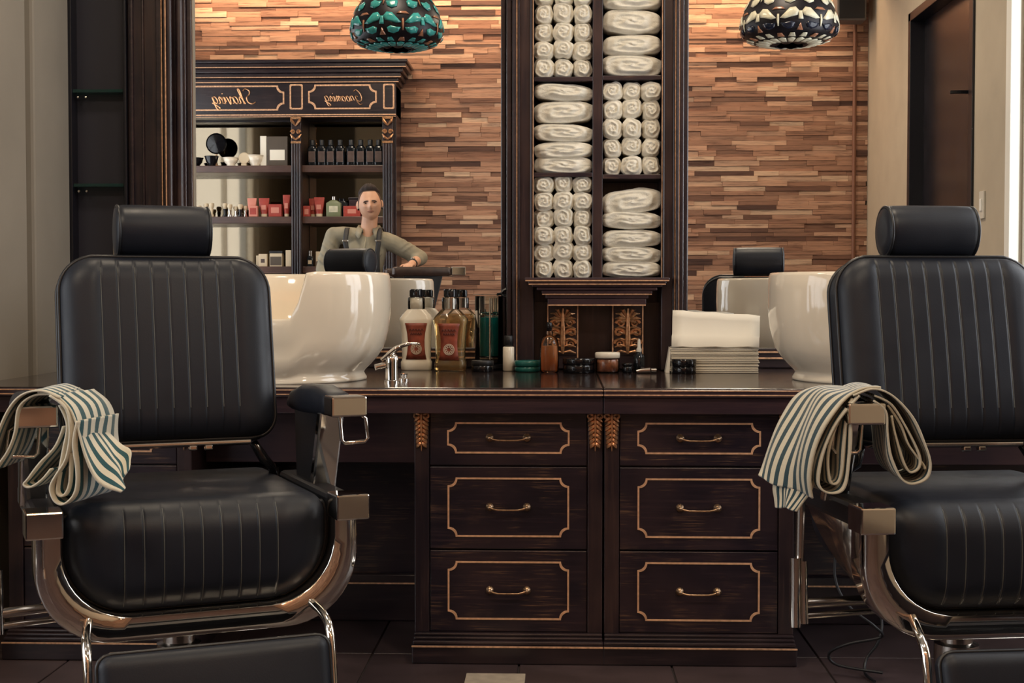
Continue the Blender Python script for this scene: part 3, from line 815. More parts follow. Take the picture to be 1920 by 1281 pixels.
    def yb(x, z):
        e = max(0, db(x, z)); q = min(e / .06, 1)
        return -.040 * math.sqrt(max(0, 1 - (1 - q) ** 2)) - .010 * (1 - (x / .266) ** 2) * (1 - ((z - .961) / .239) ** 2) + .0016 * min(1, e / .03)
    stitches(GB, .80, 1.165, yb).build('stitching', 'stitch', bo)
    MB().tube([(x * 1.004, -.004, .957 + (z - .957) * 1.003) for x, y, z in loop], .0055, 8, True).build('piping', 'leather_edge', bo)
    MB().tube([(x * 1.004, .055, .957 + (z - .957) * 1.003) for x, y, z in loop], .005, 8, True).build('piping', 'leather_edge', bo)
    MB().bx(-.20, .20, -.012, .03, .706, .716).build('bottom_trim', 'chrome_soft', bo, bevel=.003)
    for x in (.05, .09): MB().box((x, .0, .700), (.02, .02, .012)).build('bolt', 'chrome', bo, bevel=.003)
    # headrest: leather roll with piped end caps on two posts
    hz = 1.259; hl = .113; hr = .069; pr = []
    for x, r in ((-hl - .012, .0), (-hl - .011, .035), (-hl - .008, .059), (-hl, .066), (-hl + .012, .068), (-.06, hr), (.06, hr), (hl - .012, .068), (hl, .066), (hl + .008, .059), (hl + .011, .035), (hl + .012, .0)):
        pr.append((r, x))
    ho = MB().lathe(pr, 36, (0, 0, 0), 'x').build('headrest', 'leather', c); ho.location = (0, .205, hz); ho.scale = (1, .92, 1.0)
    for sx in (-1, 1):
        MB().tube([(sx * (hl + .003), .065 * math.cos(k * PI / 16), .065 * math.sin(k * PI / 16)) for k in range(32)], .004, 8, True).build('piping', 'leather_edge', ho)
    MB().bx(-.045, -.02, .192, .207, 1.15, 1.215).bx(.02, .045, .192, .207, 1.15, 1.215).bx(-.07, .07, .182, .215, 1.180, 1.190).build('headrest_post', 'chrome', c, bevel=.003)
    # back bracket linking seat and back, side hinges
    for sx in (-1, 1):
        MB().tube([(sx * .215, .10, .705), (sx * .235, .075, .665), (sx * .262, .09, .640), (sx * .27, .11, .60)], [.012, .014, .011, .014], 8).build('hinge', 'black_gloss', c)
    # footrest pad
    fb, loop, _d = pillow(.252, -.125, .125, .03, .03, .022, .03, [], .0, .03, .19, .006, crown=.008)
    fo = fb.build('footrest', 'leather', c); fo.location = (0, -.515, .205); fo.rotation_euler = (R(-16), 0, 0)
    MB().tube([(x * 1.004, 0, z * 1.004) for x, y, z in loop], .005, 8, True).build('piping', 'leather_edge', fo)
    # recline lever on the sitter's right: rod, grip and two cross bars
    lv = MB().tube([(-.435, -.10, .640), (-.438, -.10, .455)], .0105, 10).build('recline_lever', 'chrome_soft', c)
    MB().tube([(-.452, -.11, .465), (-.452, -.115, .30)], [.0135, .0135], 12).tube([(-.430, -.10, .455), (-.428, -.105, .305)], .011, 12).build('lever_grip', 'chrome', lv)
    MB().tube([(-.43, -.10, .352), (-.14, -.06, .352)], .0125, 10).tube([(-.43, -.10, .322), (-.14, -.06, .325)], .008, 10).build('lever_bar', 'chrome_soft', lv)
    return c
barber_chair('black leather barber chair on the left with striped towel on its arm', (-.957, 3.43, 0), R(25))
barber_chair('black leather barber chair on the right, cut by the picture edge', (.995, 3.49, 0), R(8))

# ---------------------------------------------------------------- striped towels over the chair arms
def sheet(mb, rows_px, n=6, m=6):
    """rows_px: list of (front polyline, back polyline) control points (px, py, y); a ruled cloth surface between them"""
    f, b = rows_px
    fa = catmull([at(*p) for p in f], n); ba = catmull([at(*p) for p in b], n)
    rows = []
    for i, (p, q) in enumerate(zip(fa, ba)):
        row = []
        for k in range(m + 1):
            t = k / m; s = p.lerp(q, t)
            s = s + Vector((.005 * math.sin(t * 9 + i * .12), .0, .003 * math.sin(t * 7 + i * .3)))
            row.append(s)
        rows.append(row)
    mb.grid(rows, uv=True)
def loop_sheet(mb, path, y0, depth, shear=(0, 0), n=6, m=5):
    f = [(px, py, y0) for px, py in path]
    fa = catmull([at(*p) for p in f], n); rows = []
    for i, p in enumerate(fa):
        rows.append([p + Vector((shear[0] * k / m + .002 * math.sin(k * 2 + i * .4), depth * k / m, shear[1] * k / m)) for k in range(m + 1)])
    mb.grid(rows, uv=True)
mb = MB()
yT = 3.14
sheet(mb, ([(1652, 727, yT), (1612, 732, yT), (1580, 748, yT - .005), (1552, 790, yT - .012), (1532, 840, yT - .012), (1524, 890, yT - .008), (1528, 935, yT)],
           [(1580, 727, yT + .20), (1530, 727, yT + .23), (1496, 740, yT + .22), (1468, 785, yT + .19), (1444, 835, yT + .17), (1428, 870, yT + .15), (1418, 893, yT + .13)]), 7, 22)
sheet(mb, ([(1528, 900, yT + .02), (1518, 925, yT + .02), (1500, 945, yT + .02), (1490, 957, yT + .02)], [(1455, 885, yT + .10), (1450, 915, yT + .09), (1455, 935, yT + .08), (1458, 950, yT + .07)]), 5, 8)
loop_sheet(mb, [(1612, 742), (1588, 768), (1562, 810), (1540, 862), (1536, 905), (1552, 924), (1576, 922), (1590, 900), (1594, 850), (1596, 800), (1602, 768)], yT - .012, .22, (-.03, 0))
loop_sheet(mb, [(1600, 748), (1572, 790), (1556, 850), (1556, 900), (1568, 908), (1578, 895), (1582, 840), (1590, 780)], yT - .004, .18, (-.03, 0))
loop_sheet(mb, [(1600, 742), (1635, 730), (1672, 740), (1705, 775), (1730, 820), (1745, 862), (1738, 896), (1712, 908), (1688, 895), (1672, 860), (1666, 810), (1660, 772), (1640, 752)], yT - .010, .22, (.01, 0))
loop_sheet(mb, [(1640, 742), (1672, 760), (1700, 800), (1722, 850), (1724, 878), (1708, 886), (1694, 868), (1682, 820), (1672, 780)], yT - .002, .20, (.01, 0))
loop_sheet(mb, [(1665, 760), (1690, 800), (1706, 835), (1728, 868), (1735, 880)], yT + .004, .18, (.01, 0))
o = mb.build('striped_towel', 'stripe_right', solid=.0042); tag(o, 'teal and cream striped towel draped over the right chair arm', 'towel', 'striped towels on chair arms')
mb = MB(); yL = 2.965
sheet(mb, ([(70, 736, yL), (100, 744, yL), (126, 764, yL - .004), (142, 800, yL - .008), (158, 850, yL - .008), (180, 892, yL - .004), (205, 916, yL), (228, 926, yL + .004)],
           [(88, 731, yL + .20), (120, 738, yL + .20), (150, 757, yL + .18), (176, 785, yL + .16), (204, 812, yL + .14), (226, 832, yL + .12), (242, 848, yL + .10), (238, 880, yL + .06)]), 7, 20)
loop_sheet(mb, [(92, 742), (122, 768), (132, 810), (122, 858), (104, 892), (94, 918), (100, 940), (120, 946), (138, 926), (142, 880), (138, 830), (142, 790)], yL - .012, .20, (.03, 0))
loop_sheet(mb, [(110, 760), (124, 800), (118, 850), (108, 890), (106, 922), (118, 930), (128, 905), (132, 850)], yL - .004, .17, (.03, 0))
loop_sheet(mb, [(110, 746), (75, 733), (40, 742), (10, 775), (-12, 830), (-30, 890)], yL - .008, .22, (-.02, 0))
loop_sheet(mb, [(100, 740), (62, 742), (36, 765), (26, 810), (12, 850), (-8, 880)], yL - .002, .20, (-.01, 0))
loop_sheet(mb, [(118, 800), (100, 840), (76, 868), (52, 896), (44, 908), (56, 914), (76, 900), (96, 880)], yL + .01, .16, (.02, 0))
o = mb.build('striped_towel', 'stripe_left', solid=.0042); tag(o, 'teal and cream striped towel draped over the left chair arm', 'towel', 'striped towels on chair arms')

# ---------------------------------------------------------------- cords on the floor behind the right chair
def cord(pts, lab, r=.0042):
    o = MB().tube(catmull([at(*p) for p in pts], 8), r, 8).build('extension_cord', 'cord'); tag(o, lab, 'cord', 'cords under the right chair')
def fy(py): return CZ * F / (py - 555) if py > 555 else 9
cord([(1572, 1000, 4.0), (1565, 1080, 3.98), (1590, 1135, 3.95), (1640, 1175, 3.92), (1652, 1195, 3.95), (1590, 1208, 3.96), (1555, 1225, 3.99), (1570, 1247, 3.99), (1655, 1262, 3.93)], 'black power cord looping widest over the floor under the right chair')
cord([(1600, 960, 4.05), (1605, 1060, 4.05), (1650, 1150, 4.05), (1648, 1200, 4.02), (1625, 1235, 4.02), (1622, 1262, 3.98), (1640, 1278, 3.90)], 'black power cord hanging nearest to the seat of the right chair')
# ---------------------------------------------------------------- basins
def basin(label, loc, rz, RX=.31, RY=.27, Hh=.345):
    e = thing('wash_basin', label, 'basin', loc, rz, 'white ceramic wash basins'); mb = MB(); n = 72
    def dip(a):      # neck cut, at local -y
        d = abs((a + PI / 2 + PI) % (2 * PI) - PI)
        t = max(0, min(1, (R(31) - d) / R(10))); return t * t * (3 - 2 * t)
    def ring(f):
        return [f(k * 2 * PI / n) for k in range(n)]
    def sup(a, p=2.4):
        c, s = abs(math.cos(a)) + 1e-6, abs(math.sin(a)) + 1e-6; return (c ** p + s ** p) ** (-1 / p)
    rows = []
    prof = [(0, .735, .78), (.012, .745, .785), (.03, .745, .785), (.055, .725, .775), (.075, .715, .77), (.10, .735, .785), (.155, .80, .835), (.22, .865, .88), (.305, .925, .93), (.40, .955, .955), (.48, .978, .975), (.60, .995, .99), (.72, 1.0, 1.0), (.86, .998, 1.0), (.97, .99, .998), (1.0, .975, .985)]
    def P(a, hz, kx, ky, inn=0):
        k = sup(a); H2 = Hh * (1 - .42 * dip(a))
        front = max(0, -math.sin(a))
        low = max(0, 1 - hz / .5)
        kk = ky + (.16 * low if front > 0 else 0) * front
        return ((RX * kx - inn) * k * math.cos(a), (RY * kk - inn) * k * math.sin(a), hz * H2)
    for hz, kx, ky in prof: rows.append(ring(lambda a: P(a, hz, kx, ky)))
    for hz, inn in ((1.0, .028), (.96, .036), (.80, .045), (.60, .058), (.42, .085), (.30, .14), (.26, .20)):
        def Q(a):
            k = sup(a); H2 = Hh * (1 - .42 * dip(a)) if hz > .55 else Hh
            z = hz * H2
            return ((RX * .97 - inn) * k * math.cos(a), (RY * .985 - inn) * k * math.sin(a), z)
        rows.append(ring(Q))
    mb.grid(rows, cu=True); L = len(mb.v); mb.f.append(tuple(range(L - n, L))); mb.sm.append(True); mb.f.append(tuple(range(n))); mb.sm.append(False)
    b = mb.build('bowl', 'ceramic', e)
    MB().lathe([(0, .0), (.022, 0), (.026, .004), (.026, -.004)], 20, (0, .03, Hh * .265)).build('drain', 'chrome', e)
    return e
basin('white ceramic wash basin with neck cut behind the left chair', (-.862, 4.46, ZC), R(-14))
basin('white ceramic wash basin partly hidden behind the right chair', (.985, 4.49, ZC), R(8))
# faucet beside the left basin
p = at(735, 718, 4.32)
e = thing('basin_mixer', 'chrome single lever mixer tap beside the left basin', 'tap', (p.x, 4.32, ZC))
MB().lathe([(.024, .0), (.024, .006), (.0205, .008), (.020, .06), (.021, .070), (.019, .082), (.012, .088), (0, .089)], 24).build('body', 'chrome', e)
MB().tube(catmull([(-.030, 0, .070), (-.008, -.004, .088), (.025, -.008, .112), (.058, -.012, .122), (.090, -.014, .122)], 5), [.014] * 5 + [.017] * 5 + [.012] * 5 + [.007] * 5 + [.004], 12, flat=.55).build('lever', 'chrome', e)
MB().tube([(-.02, -.01, .055), (-.05, -.02, .048)], .010, 12).build('spout', 'chrome', e)
p = at(757, 712, 4.42)
e = thing('hose_holder', 'small chrome hose outlet right of the mixer tap', 'hose outlet', (p.x + .0, 4.42, ZC))
MB().lathe([(.017, 0), (.017, .006), (.011, .009), (.011, .018), (.013, .022), (0, .024)], 20).build('flange', 'chrome', e)
MB().lathe([(0, .012), (.006, .012), (.006, 0)], 12, (0, -.008, .014), 'y').build('nozzle', 'chrome_soft', e)

# ---------------------------------------------------------------- bottles and jars on the worktop
def spot(px, py): # point on the worktop under a pixel
    d = CM @ Vector((px - 960, -(py - 640.5), -F)); t = (ZC - CZ) / d.z
    return (d.x * t, d.y * t, ZC + .0005)
def rrect(w, d, r, n=5):
    p = []
    for cx, cy, a0 in ((w / 2 - r, d / 2 - r, 0), (-w / 2 + r, d / 2 - r, 90), (-w / 2 + r, -d / 2 + r, 180), (w / 2 - r, -d / 2 + r, 270)):
        for k in range(n + 1): a = R(a0 + 90 * k / n); p.append((cx + r * math.cos(a), cy + r * math.sin(a)))
    return p
def loft(secs, n=5, cap=True):
    mb = MB(); rows = []
    for z, w, d, r in secs: rows.append([(x, y, z) for x, y in rrect(w, d, min(r, w / 2 - 1e-4, d / 2 - 1e-4), n)])
    mb.grid(rows, cu=True); L = len(mb.v); m = len(rows[0])
    if cap:
        mb.f.append(tuple(range(m))); mb.sm.append(False); mb.f.append(tuple(range(L - m, L))); mb.sm.append(False)
    return mb
def tonic_bottle(label, px, py, full, rz):
    sx, sy, sz = spot(px, py)
    e = thing('tonic_bottle', label, 'bottle', (sx, sy, sz), rz, 'large tonic bottles')
    secs = [(0, .105, .062, .018), (.004, .112, .068, .02), (.03, .113, .068, .02), (.036, .106, .064, .02), (.045, .104, .062, .02), (.11, .108, .064, .02), (.165, .116, .070, .02), (.180, .124, .074, .022), (.188, .122, .072, .022), (.200, .105, .064, .022), (.215, .078, .058, .022), (.222, .066, .056, .026)]
    neck = [(.222, .060, .056, .026), (.226, .062, .058, .026), (.262, .062, .058, .026), (.266, .055, .052, .025)]
    if full:
        loft(secs).build('bottle_body', 'lotion', e, sub=0)
    else:
        loft(secs).build('bottle_body', 'clear_shell', e)
        loft([(z + .004 if i == 0 else z, w - .008, d - .008, r) for i, (z, w, d, r) in enumerate(secs[:-2])]).build('liquid', 'liquid_amber', e)
    loft(neck).build('neck', 'clear_shell', e)
    loft([(.224, .044, .042, .02), (.262, .044, .042, .02)]).build('neck_liner', 'lotion' if full else 'chrome_soft', e)
    cp = loft([(.266, .046, .046, .02), (.292, .046, .046, .02), (.295, .042, .042, .019)]).build('cap', 'black_gloss', e)
    m = MB()
    for k in range(14):
        a = k * 2 * PI / 14; m.box((.0232 * math.cos(a), .0232 * math.sin(a), .280), (.003, .003, .022), (0, 0, a))
    m.build('cap_ribs', 'chrome_soft' if False else 'black_matte', cp)
    # waisted label, slightly proud of the front face
    L = []
    for z in (.040, .06, .085, .11, .135, .160, .172):
        hw = .030 + .010 * ((z - .10) / .07) ** 2; yy = -(.031 + .003 * max(0, (z - .11) / .06)) - .0022
        L.append([(-hw, yy + .0005, z), (-hw * .5, yy, z), (0, yy, z), (hw * .5, yy, z), (hw, yy + .0005, z)])
    lb = MB().grid(L).build('label', 'label_rust', e, solid=.0008)
    ring = MB()
    for r_ in (.019, .015): ring.tube([(r_ * math.cos(k * PI / 14), -.0352, .078 + r_ * math.sin(k * PI / 14)) for k in range(28)], .0014, 6, True)
    for k in range(9):
        a = k * 2 * PI / 9; ring.box((.010 * math.cos(a), -.0352, .078 + .010 * math.sin(a)), (.006, .001, .004), (0, -a, 0))
    ring.build('emblem', 'label_print', lb)
    sc = MB()
    for z0, s_ in ((.146, 1), (.132, .8)):
        sc.tube(catmull([(-.026 * s_ + k * .0052 * s_, -.0372 if z0 > .14 else -.0362, z0 + (.005 if k % 2 else -.003)) for k in range(11)], 3), .0011, 5)
    sc.build('lettering', 'label_print_dark', lb)
    return e
tonic_bottle('tall bottle of white lotion with rust label, beside the tap', 781, 694, True, R(4))
tonic_bottle('tall clear bottle of amber tonic with rust label', 845, 696, False, R(-6))
# disinfectant jar
sx, sy, sz = spot(917, 693)
e = thing('disinfectant_jar', 'glass jar of teal disinfectant with combs and scissors', 'jar', (sx, sy, sz))
MB().lathe([(0, 0), (.060, 0), (.064, .006), (.060, .016), (.052, .022), (0, .022)], 36).build('base', 'black_gloss', e)
MB().lathe([(.050, .022), (.052, .024), (.052, .270), (.0495, .270), (.0495, .028), (0, .028)], 40).build('glass_cylinder', 'clear_shell', e)
MB().lathe([(0, .048), (.047, .048), (.047, .192), (0, .192)], 36).build('liquid', 'liquid_teal', e)
MB().lathe([(.0492, .044), (.0505, .047), (.0492, .05)], 36).lathe([(.049, .200), (.051, .204), (.049, .208)], 36).build('retaining_ring', 'chrome', e)
MB().tube([(0.012, -.01, .04), (.012, -.01, .262)], .004, 8).tube([(.006, -.052, .03), (.006, -.052, .262)], .0035, 8).build('lift_rod', 'chrome', e)
def comb(n_, lab, x, y, tilt, mat):
    c = thing('comb', lab, 'comb', (sx + x, sy + y, sz + .05))
    c.rotation_euler = (0, tilt, 0)
    MB().bx(-.004, .006, -.002, .002, 0, .17).build('spine', mat, c, bevel=.001)
    m = MB()
    for k in range(16): m.bx(.006, .020, -.0012, .0012, .005 + k * .007, .0085 + k * .007)
    m.build('teeth', mat, c)
comb(0, 'black comb standing in the teal disinfectant jar', -.02, -.012, R(-5), 'black_matte')
comb(1, 'pale comb leaning in the teal disinfectant jar', -.012, -.03, R(-12), 'plastic_white')
c = thing('scissors', 'steel scissors lying across the rim of the disinfectant jar', 'scissors', (sx, sy, sz + .272))
MB().prism([(-.075, 0), (-.02, .006), (.05, .012), (.05, .018), (-.03, .016)], 0, .003, 'xy').build('blade', 'chrome', c)
MB().prism([(-.06, .02), (-.01, .012), (.05, .003), (.05, -.004), (-.02, .004)], .003, .006, 'xy').build('blade', 'chrome_soft', c)
for yy, zz in ((.018, .020), (-.012, .012)):
    MB().tube([(.066 + .018 * math.cos(k * PI / 8), yy + .006 * math.sin(k * PI / 8), zz * .6 + .013 * math.sin(k * PI / 8)) for k in range(16)], .004, 8, True).build('finger_ring', 'black_gloss', c)
MB().tube([(.03, .01, .004), (.055, .016, .012)], .0045, 8).tube([(.03, 0, .004), (.052, -.010, .007)], .0045, 8).build('handle', 'black_gloss', c)
def jar(name, label, px, py, prof, mat, lidprof=None, lidmat=None, extra=None, n=32, group='jars and tins on the worktop'):
    x, y, z = spot(px, py)
    e = thing(name, label, name.split('_')[-1], (x, y, z), 0, group)
    MB().lathe(prof, n).build('container', mat, e)
    if lidprof: MB().lathe(lidprof, n).build('lid', lidmat, e)
    if extra: extra(e)
    return e
def cyl(r, z0, z1, b=.003): return [(0, z0), (r - b, z0), (r, z0 + b), (r, z1 - b), (r - b, z1), (0, z1)]
jar('pomade_jar', 'low black pomade jar in front of the disinfectant jar', 905, 697, cyl(.040, 0, .022, .0015), 'black_gloss', cyl(.0405, .0222, .040, .002), 'black_matte')
jar('travel_bottle', 'small white bottle with black cap beside the disinfectant jar', 953.5, 696, cyl(.0205, 0, .088), 'lotion', cyl(.0165, .090, .128), 'black_matte')
jar('pomade_tin', 'flat teal pomade tin on the worktop', 989, 697, cyl(.046, 0, .018), 'teal_tin', cyl(.0475, .019, .040), 'teal_tin')
def spray(e):
    MB().lathe([(0, .008), (.029, .008), (.030, .05), (.028, .095), (0, .095)], 28).build('liquid', 'liquid_orange', e)
    MB().lathe(cyl(.010, .146, .178), 16).build('cap', 'black_gloss', e)
jar('scent_bottle', 'clear glass bottle half full of orange liquid', 1030, 699, [(0, 0), (.030, 0), (.0335, .004), (.0335, .100), (.028, .122), (.013, .132), (.012, .146), (0, .146)], 'clear_shell', None, None, spray)
jar('clay_jar', 'wide black clay jar left of the white lidded jar', 1085, 699, cyl(.056, 0, .028, .0015), 'black_gloss', cyl(.057, .0283, .052, .002), 'black_gloss')
def creamx(e):
    MB().lathe(cyl(.038, .004, .048), 28).build('contents', 'cream_brown', e)
jar('cream_jar', 'glass jar of brown cream with white lid', 1139, 699, cyl(.0425, 0, .050), 'clear_shell', cyl(.044, .051, .072), 'lotion', creamx)
def dropx(e):
    MB().lathe([(.009, .07), (.0095, .082), (.006, .088), (.005, .112), (.002, .118), (0, .118)], 16).build('dropper', 'plastic_white', e)
jar('dropper_bottle', 'small dark bottle with white dropper top', 1198, 698, [(0, 0), (.019, 0), (.021, .003), (.021, .055), (.012, .066), (.010, .072), (0, .072)], 'bottle_dark', None, None, dropx)
jar('wax_pot', 'tiny dark pot left of the dropper bottle', 1176, 699, cyl(.018, 0, .022), 'bottle_dark', cyl(.0185, .023, .034), 'black_gloss')
x, y, z = spot(1212, 700)
e = thing('cream_tube', 'small metallic tube lying beside the dropper bottle', 'tube', (x, y - .01, z))
MB().tube([(-.035, 0, .006), (-.02, 0, .0085), (.012, 0, .0105), (.016, 0, .0105)], [.006, .0085, .0105, .006], 14).build('tube_body', 'chrome_soft', e)
MB().tube([(.016, 0, .010), (.034, 0, .010)], .0085, 14).build('cap', 'metal_grey', e)
MB().tube([(-.02, .016, .014), (-.008, .016, .014)], .010, 12).build('ring', 'black_gloss', e)
jar('gel_jar', 'short black gel jar in front of the paper towels', 1282, 700, cyl(.043, 0, .022, .0015), 'black_gloss', cyl(.0437, .0223, .050, .002), 'black_gloss')
# paper towels
x, y, z = spot(1334, 694)
e = thing('paper_towel_stack', 'stack of folded white paper towels with a raised top leaf', 'paper towels', (x * .983, 4.925, z), R(-2))
rp = random.Random(9)
ns = 15
for k in range(ns):
    z0 = k * .0058
    w_ = .305 + rp.uniform(-.003, .003) - .0012 * max(0, 6 - k) * 0
    MB().box((rp.uniform(-.003, .003), 0, z0 + .0028), (w_, .11 + rp.uniform(-.004, .004), .0050)).build('sheet', 'paper_edge' if k < ns - 1 else 'paper', e, bevel=.002)
zt_ = ns * .0058
rows = []
for (dy, dz, xs) in ((.05, .001, 0), (-.054, .002, 0), (-.058, .006, 0), (-.052, .040, .001), (-.044, .046, .003), (-.035, .10, .004), (-.032, .124, .005)):
    rows.append([(-.152 + xs + .304 * k / 8, dy + .003 * math.sin(k * 1.3), zt_ + dz + (.009 if dz > .05 else .003 if dz > .02 else 0) * (1 - 2 * k / 8) + .002 * math.sin(k * 2.1)) for k in range(9)])
MB().grid(rows).build('raised_leaf', 'paper', e, solid=.003)
MB().prism([(-.172, 0), (-.158, 0), (-.154, .07), (-.157, .09)], -.05, .05, 'xz').build('loose_sheet', 'paper', e)
# ---------------------------------------------------------------- shelving unit on the wooden wall (seen in the mirror)
UY = -0.40                      # front of the unit; it faces +y
DV = 2 * YM - UY
def ux(px): return (px - 1050) * DV / F
def uz(py): return CZ + (555 - py) * DV / F
x0u, x1u = -3.12, ux(743)
e = thing('display_unit', 'tall dark wooden display unit with gold lettered frieze', 'shelving unit', ((x0u + x1u) / 2, UY, 0)); uc = (x0u + x1u) / 2
def U(x): return x - uc
BK = -.33
MB().bx(U(x0u), U(x1u), BK, BK + .015, 0, uz(160)).build('backboard', 'wood_v', e)
for a, b in ((x0u + .03, ux(545)), (ux(566), ux(718))):
    MB().bx(U(a), U(b), BK + .016, BK + .022, uz(500), uz(219)).build('mirror_back', 'antique_mirror', e)
MB().bx(U(x0u), U(x0u) + .03, BK, 0, 0, uz(160)).bx(U(x1u) - .03, U(x1u), BK, 0, 0, uz(160)).build('side_panel', 'wood_v', e, bevel=.003)
MB().bx(U(ux(546)), U(ux(565)), BK, -.02, .9, uz(215)).build('partition', 'wood_v', e)
# cornice
m = MB(); g = MB()
for py0, py1, pr in ((115, 121, .10), (121, 130, .085), (130, 138, .06), (138, 147, .04), (147, 155, .02)):
    m.bx(U(x0u) - pr * .0, U(x1u) + pr, BK, pr, uz(py1), uz(py0))
m.build('cornice', 'wood_trim', e, bevel=.006)
for py, pr in ((146, .042), (154.5, .022), (129, .087)): g.bx(U(x0u), U(x1u) + pr, pr - .004, pr + .003, uz(py) - .003, uz(py) + .003)
g.bx(U(x0u), U(x1u), .022, .03, uz(216.5) , uz(214.5)); g.bx(U(x0u), U(x1u), .022, .028, uz(219.5), uz(218.5))
g.build('gold_bead', 'gold_paint', e)
fz = MB().bx(U(x0u), U(x1u), BK, .01, uz(216), uz(155)).bx(U(x0u), U(x1u), 0, .024, uz(220), uz(213)).build('frieze', 'wood_trim', e, bevel=.003)
def fr(px0, px1, py0, py1, r):
    mb = inlay(ux(px1) - ux(px0), uz(py0) - uz(py1), r, .012)
    o = mb.build('gold_frame', 'gold_paint', e, (U((ux(px0) + ux(px1)) / 2), .012, (uz(py0) + uz(py1)) / 2)); o.scale = (1, -1.5, 1)
fr(335, 533, 160, 207, .05); fr(578, 707, 159, 205, .05); fr(543, 568, 158, 205, .006); fr(719, 740, 158, 205, .006)
# hand written lettering, as single-stroke script
SC = {
 'S': ([[(.55, .85), (.35, 1.0), (.12, .85), (.2, .62), (.42, .42), (.4, .12), (.15, .0), (-.1, .12)]], .62),
 'G': ([[(.55, .85), (.3, 1.0), (.05, .7), (.02, .3), (.2, .02), (.45, .12), (.52, .45), (.3, .42)], [(.52, .45), (.48, .05), (.3, -.25), (.1, -.2)]], .68),
 'h': ([[(.0, .0), (.16, .5), (.26, .95), (.16, .95), (.1, .5), (.06, .0)], [(.08, .25), (.22, .48), (.30, .35), (.26, .05), (.38, .05)]], .40),
 'a': ([[(.32, .42), (.15, .48), (.03, .25), (.1, .02), (.25, .12), (.33, .45), (.30, .08), (.42, .06)]], .42),
 'v': ([[(.0, .38), (.08, .48), (.12, .05), (.18, .02), (.30, .42), (.40, .42)]], .40),
 'i': ([[(.0, .15), (.1, .46), (.08, .05), (.2, .06)], [(.14, .66), (.15, .70)]], .20),
 'n': ([[(.02, .45), (.06, .02)], [(.05, .25), (.18, .48), (.25, .35), (.22, .05), (.34, .06)]], .36),
 'g': ([[(.32, .42), (.15, .48), (.03, .25), (.1, .04), (.25, .14), (.33, .45), (.24, -.25), (.08, -.36), (.02, -.22), (.42, .08)]], .44),
 'r': ([[(.0, .1), (.1, .48), (.16, .42), (.28, .44), (.22, .08), (.34, .06)]], .34),
 'o': ([[(.2, .48), (.04, .3), (.08, .02), (.26, .1), (.28, .38), (.18, .46), (.38, .40)]], .38),
 'm': ([[(.02, .45), (.06, .02)], [(.05, .25), (.16, .48), (.22, .35), (.20, .04)], [(.20, .28), (.32, .48), (.38, .35), (.35, .05), (.46, .06)]], .48)}
def script(word, px, py, size):
    mb = MB(); tot = sum(SC[c][1] for c in word) * size; x = -tot / 2
    for c in word:
        st, adv = SC[c]
        for s in st:
            pts = [(-(x + (a + .28 * b) * size), 0, (b - .4) * size) for a, b in s]
            mb.tube(catmull(pts, 4), size * .042, 6)
        x += adv * size
    mb.build('lettering', 'antique_gold', e, (U(ux(px)), .014, uz(py)))
script('Shaving', 437, 183, .118); script('Grooming', 645, 182, .092)
# fluted columns with carved capitals
def column(px0, px1):
    a, b = U(ux(px0)), U(ux(px1)); w_ = b - a
    cl = MB().bx(a, b, -.02, .03, .05, uz(219)).build('column', 'wood_v', e, bevel=.004)
    m = MB()
    for k in range(4): m.tube([(a + w_ * (k + .5) / 4, .033, .10), (a + w_ * (k + .5) / 4, .033, uz(270))], .009, 8)
    m.build('fluting', 'wood_v', cl)
    m = MB(); c_ = (a + b) / 2
    for s in (-1, 1):
        m.tube([(c_ + s * (.022 + .018 * (1 - k / 12) * math.cos(k / 12 * 9)), .045, uz(248) + .02 * (1 - k / 12) * math.sin(k / 12 * 9)) for k in range(13)], .007, 6)
        m.tube([(c_, .04, uz(236)), (c_ + s * .03, .055, uz(228)), (c_ + s * .04, .04, uz(222))], [.006, .012, .004], 6)
        m.tube([(c_, .04, uz(262)), (c_ + s * .025, .05, uz(258)), (c_ + s * .042, .04, uz(252))], [.006, .010, .004], 6)
    m.bx(a, b, .03, .045, uz(224), uz(219)); m.bx(a, b, .03, .042, uz(269), uz(265))
    m.build('capital', 'antique_gold', cl)
column(546, 565); column(718, 738)
SHZ = [uz(309), uz(405), uz(499)]
for z in SHZ:
    for a, b in ((x0u + .03, ux(546)), (ux(565), ux(720))):
        MB().bx(U(a), U(b), BK + .022, -.005, z - .055, z).build('shelf', 'wood_shelf', e, bevel=.004)
MB().bx(U(x0u) + .03, U(x1u) - .03, BK + .02, .02, .08, .92).build('base_cabinet', 'wood_v', e, bevel=.005)
for k in range(3):
    a = U(x0u) + .06 + k * .60
    d_ = MB().bx(a, a + .56, .02, .04, .14, .88).build('cupboard_door', 'wood_h', e, bevel=.004)
    inlay(.42, .58, .04, .008).build('gold_inlay', 'gold', d_, (a + .28, .041, .51)).scale = (1, -1, 1)

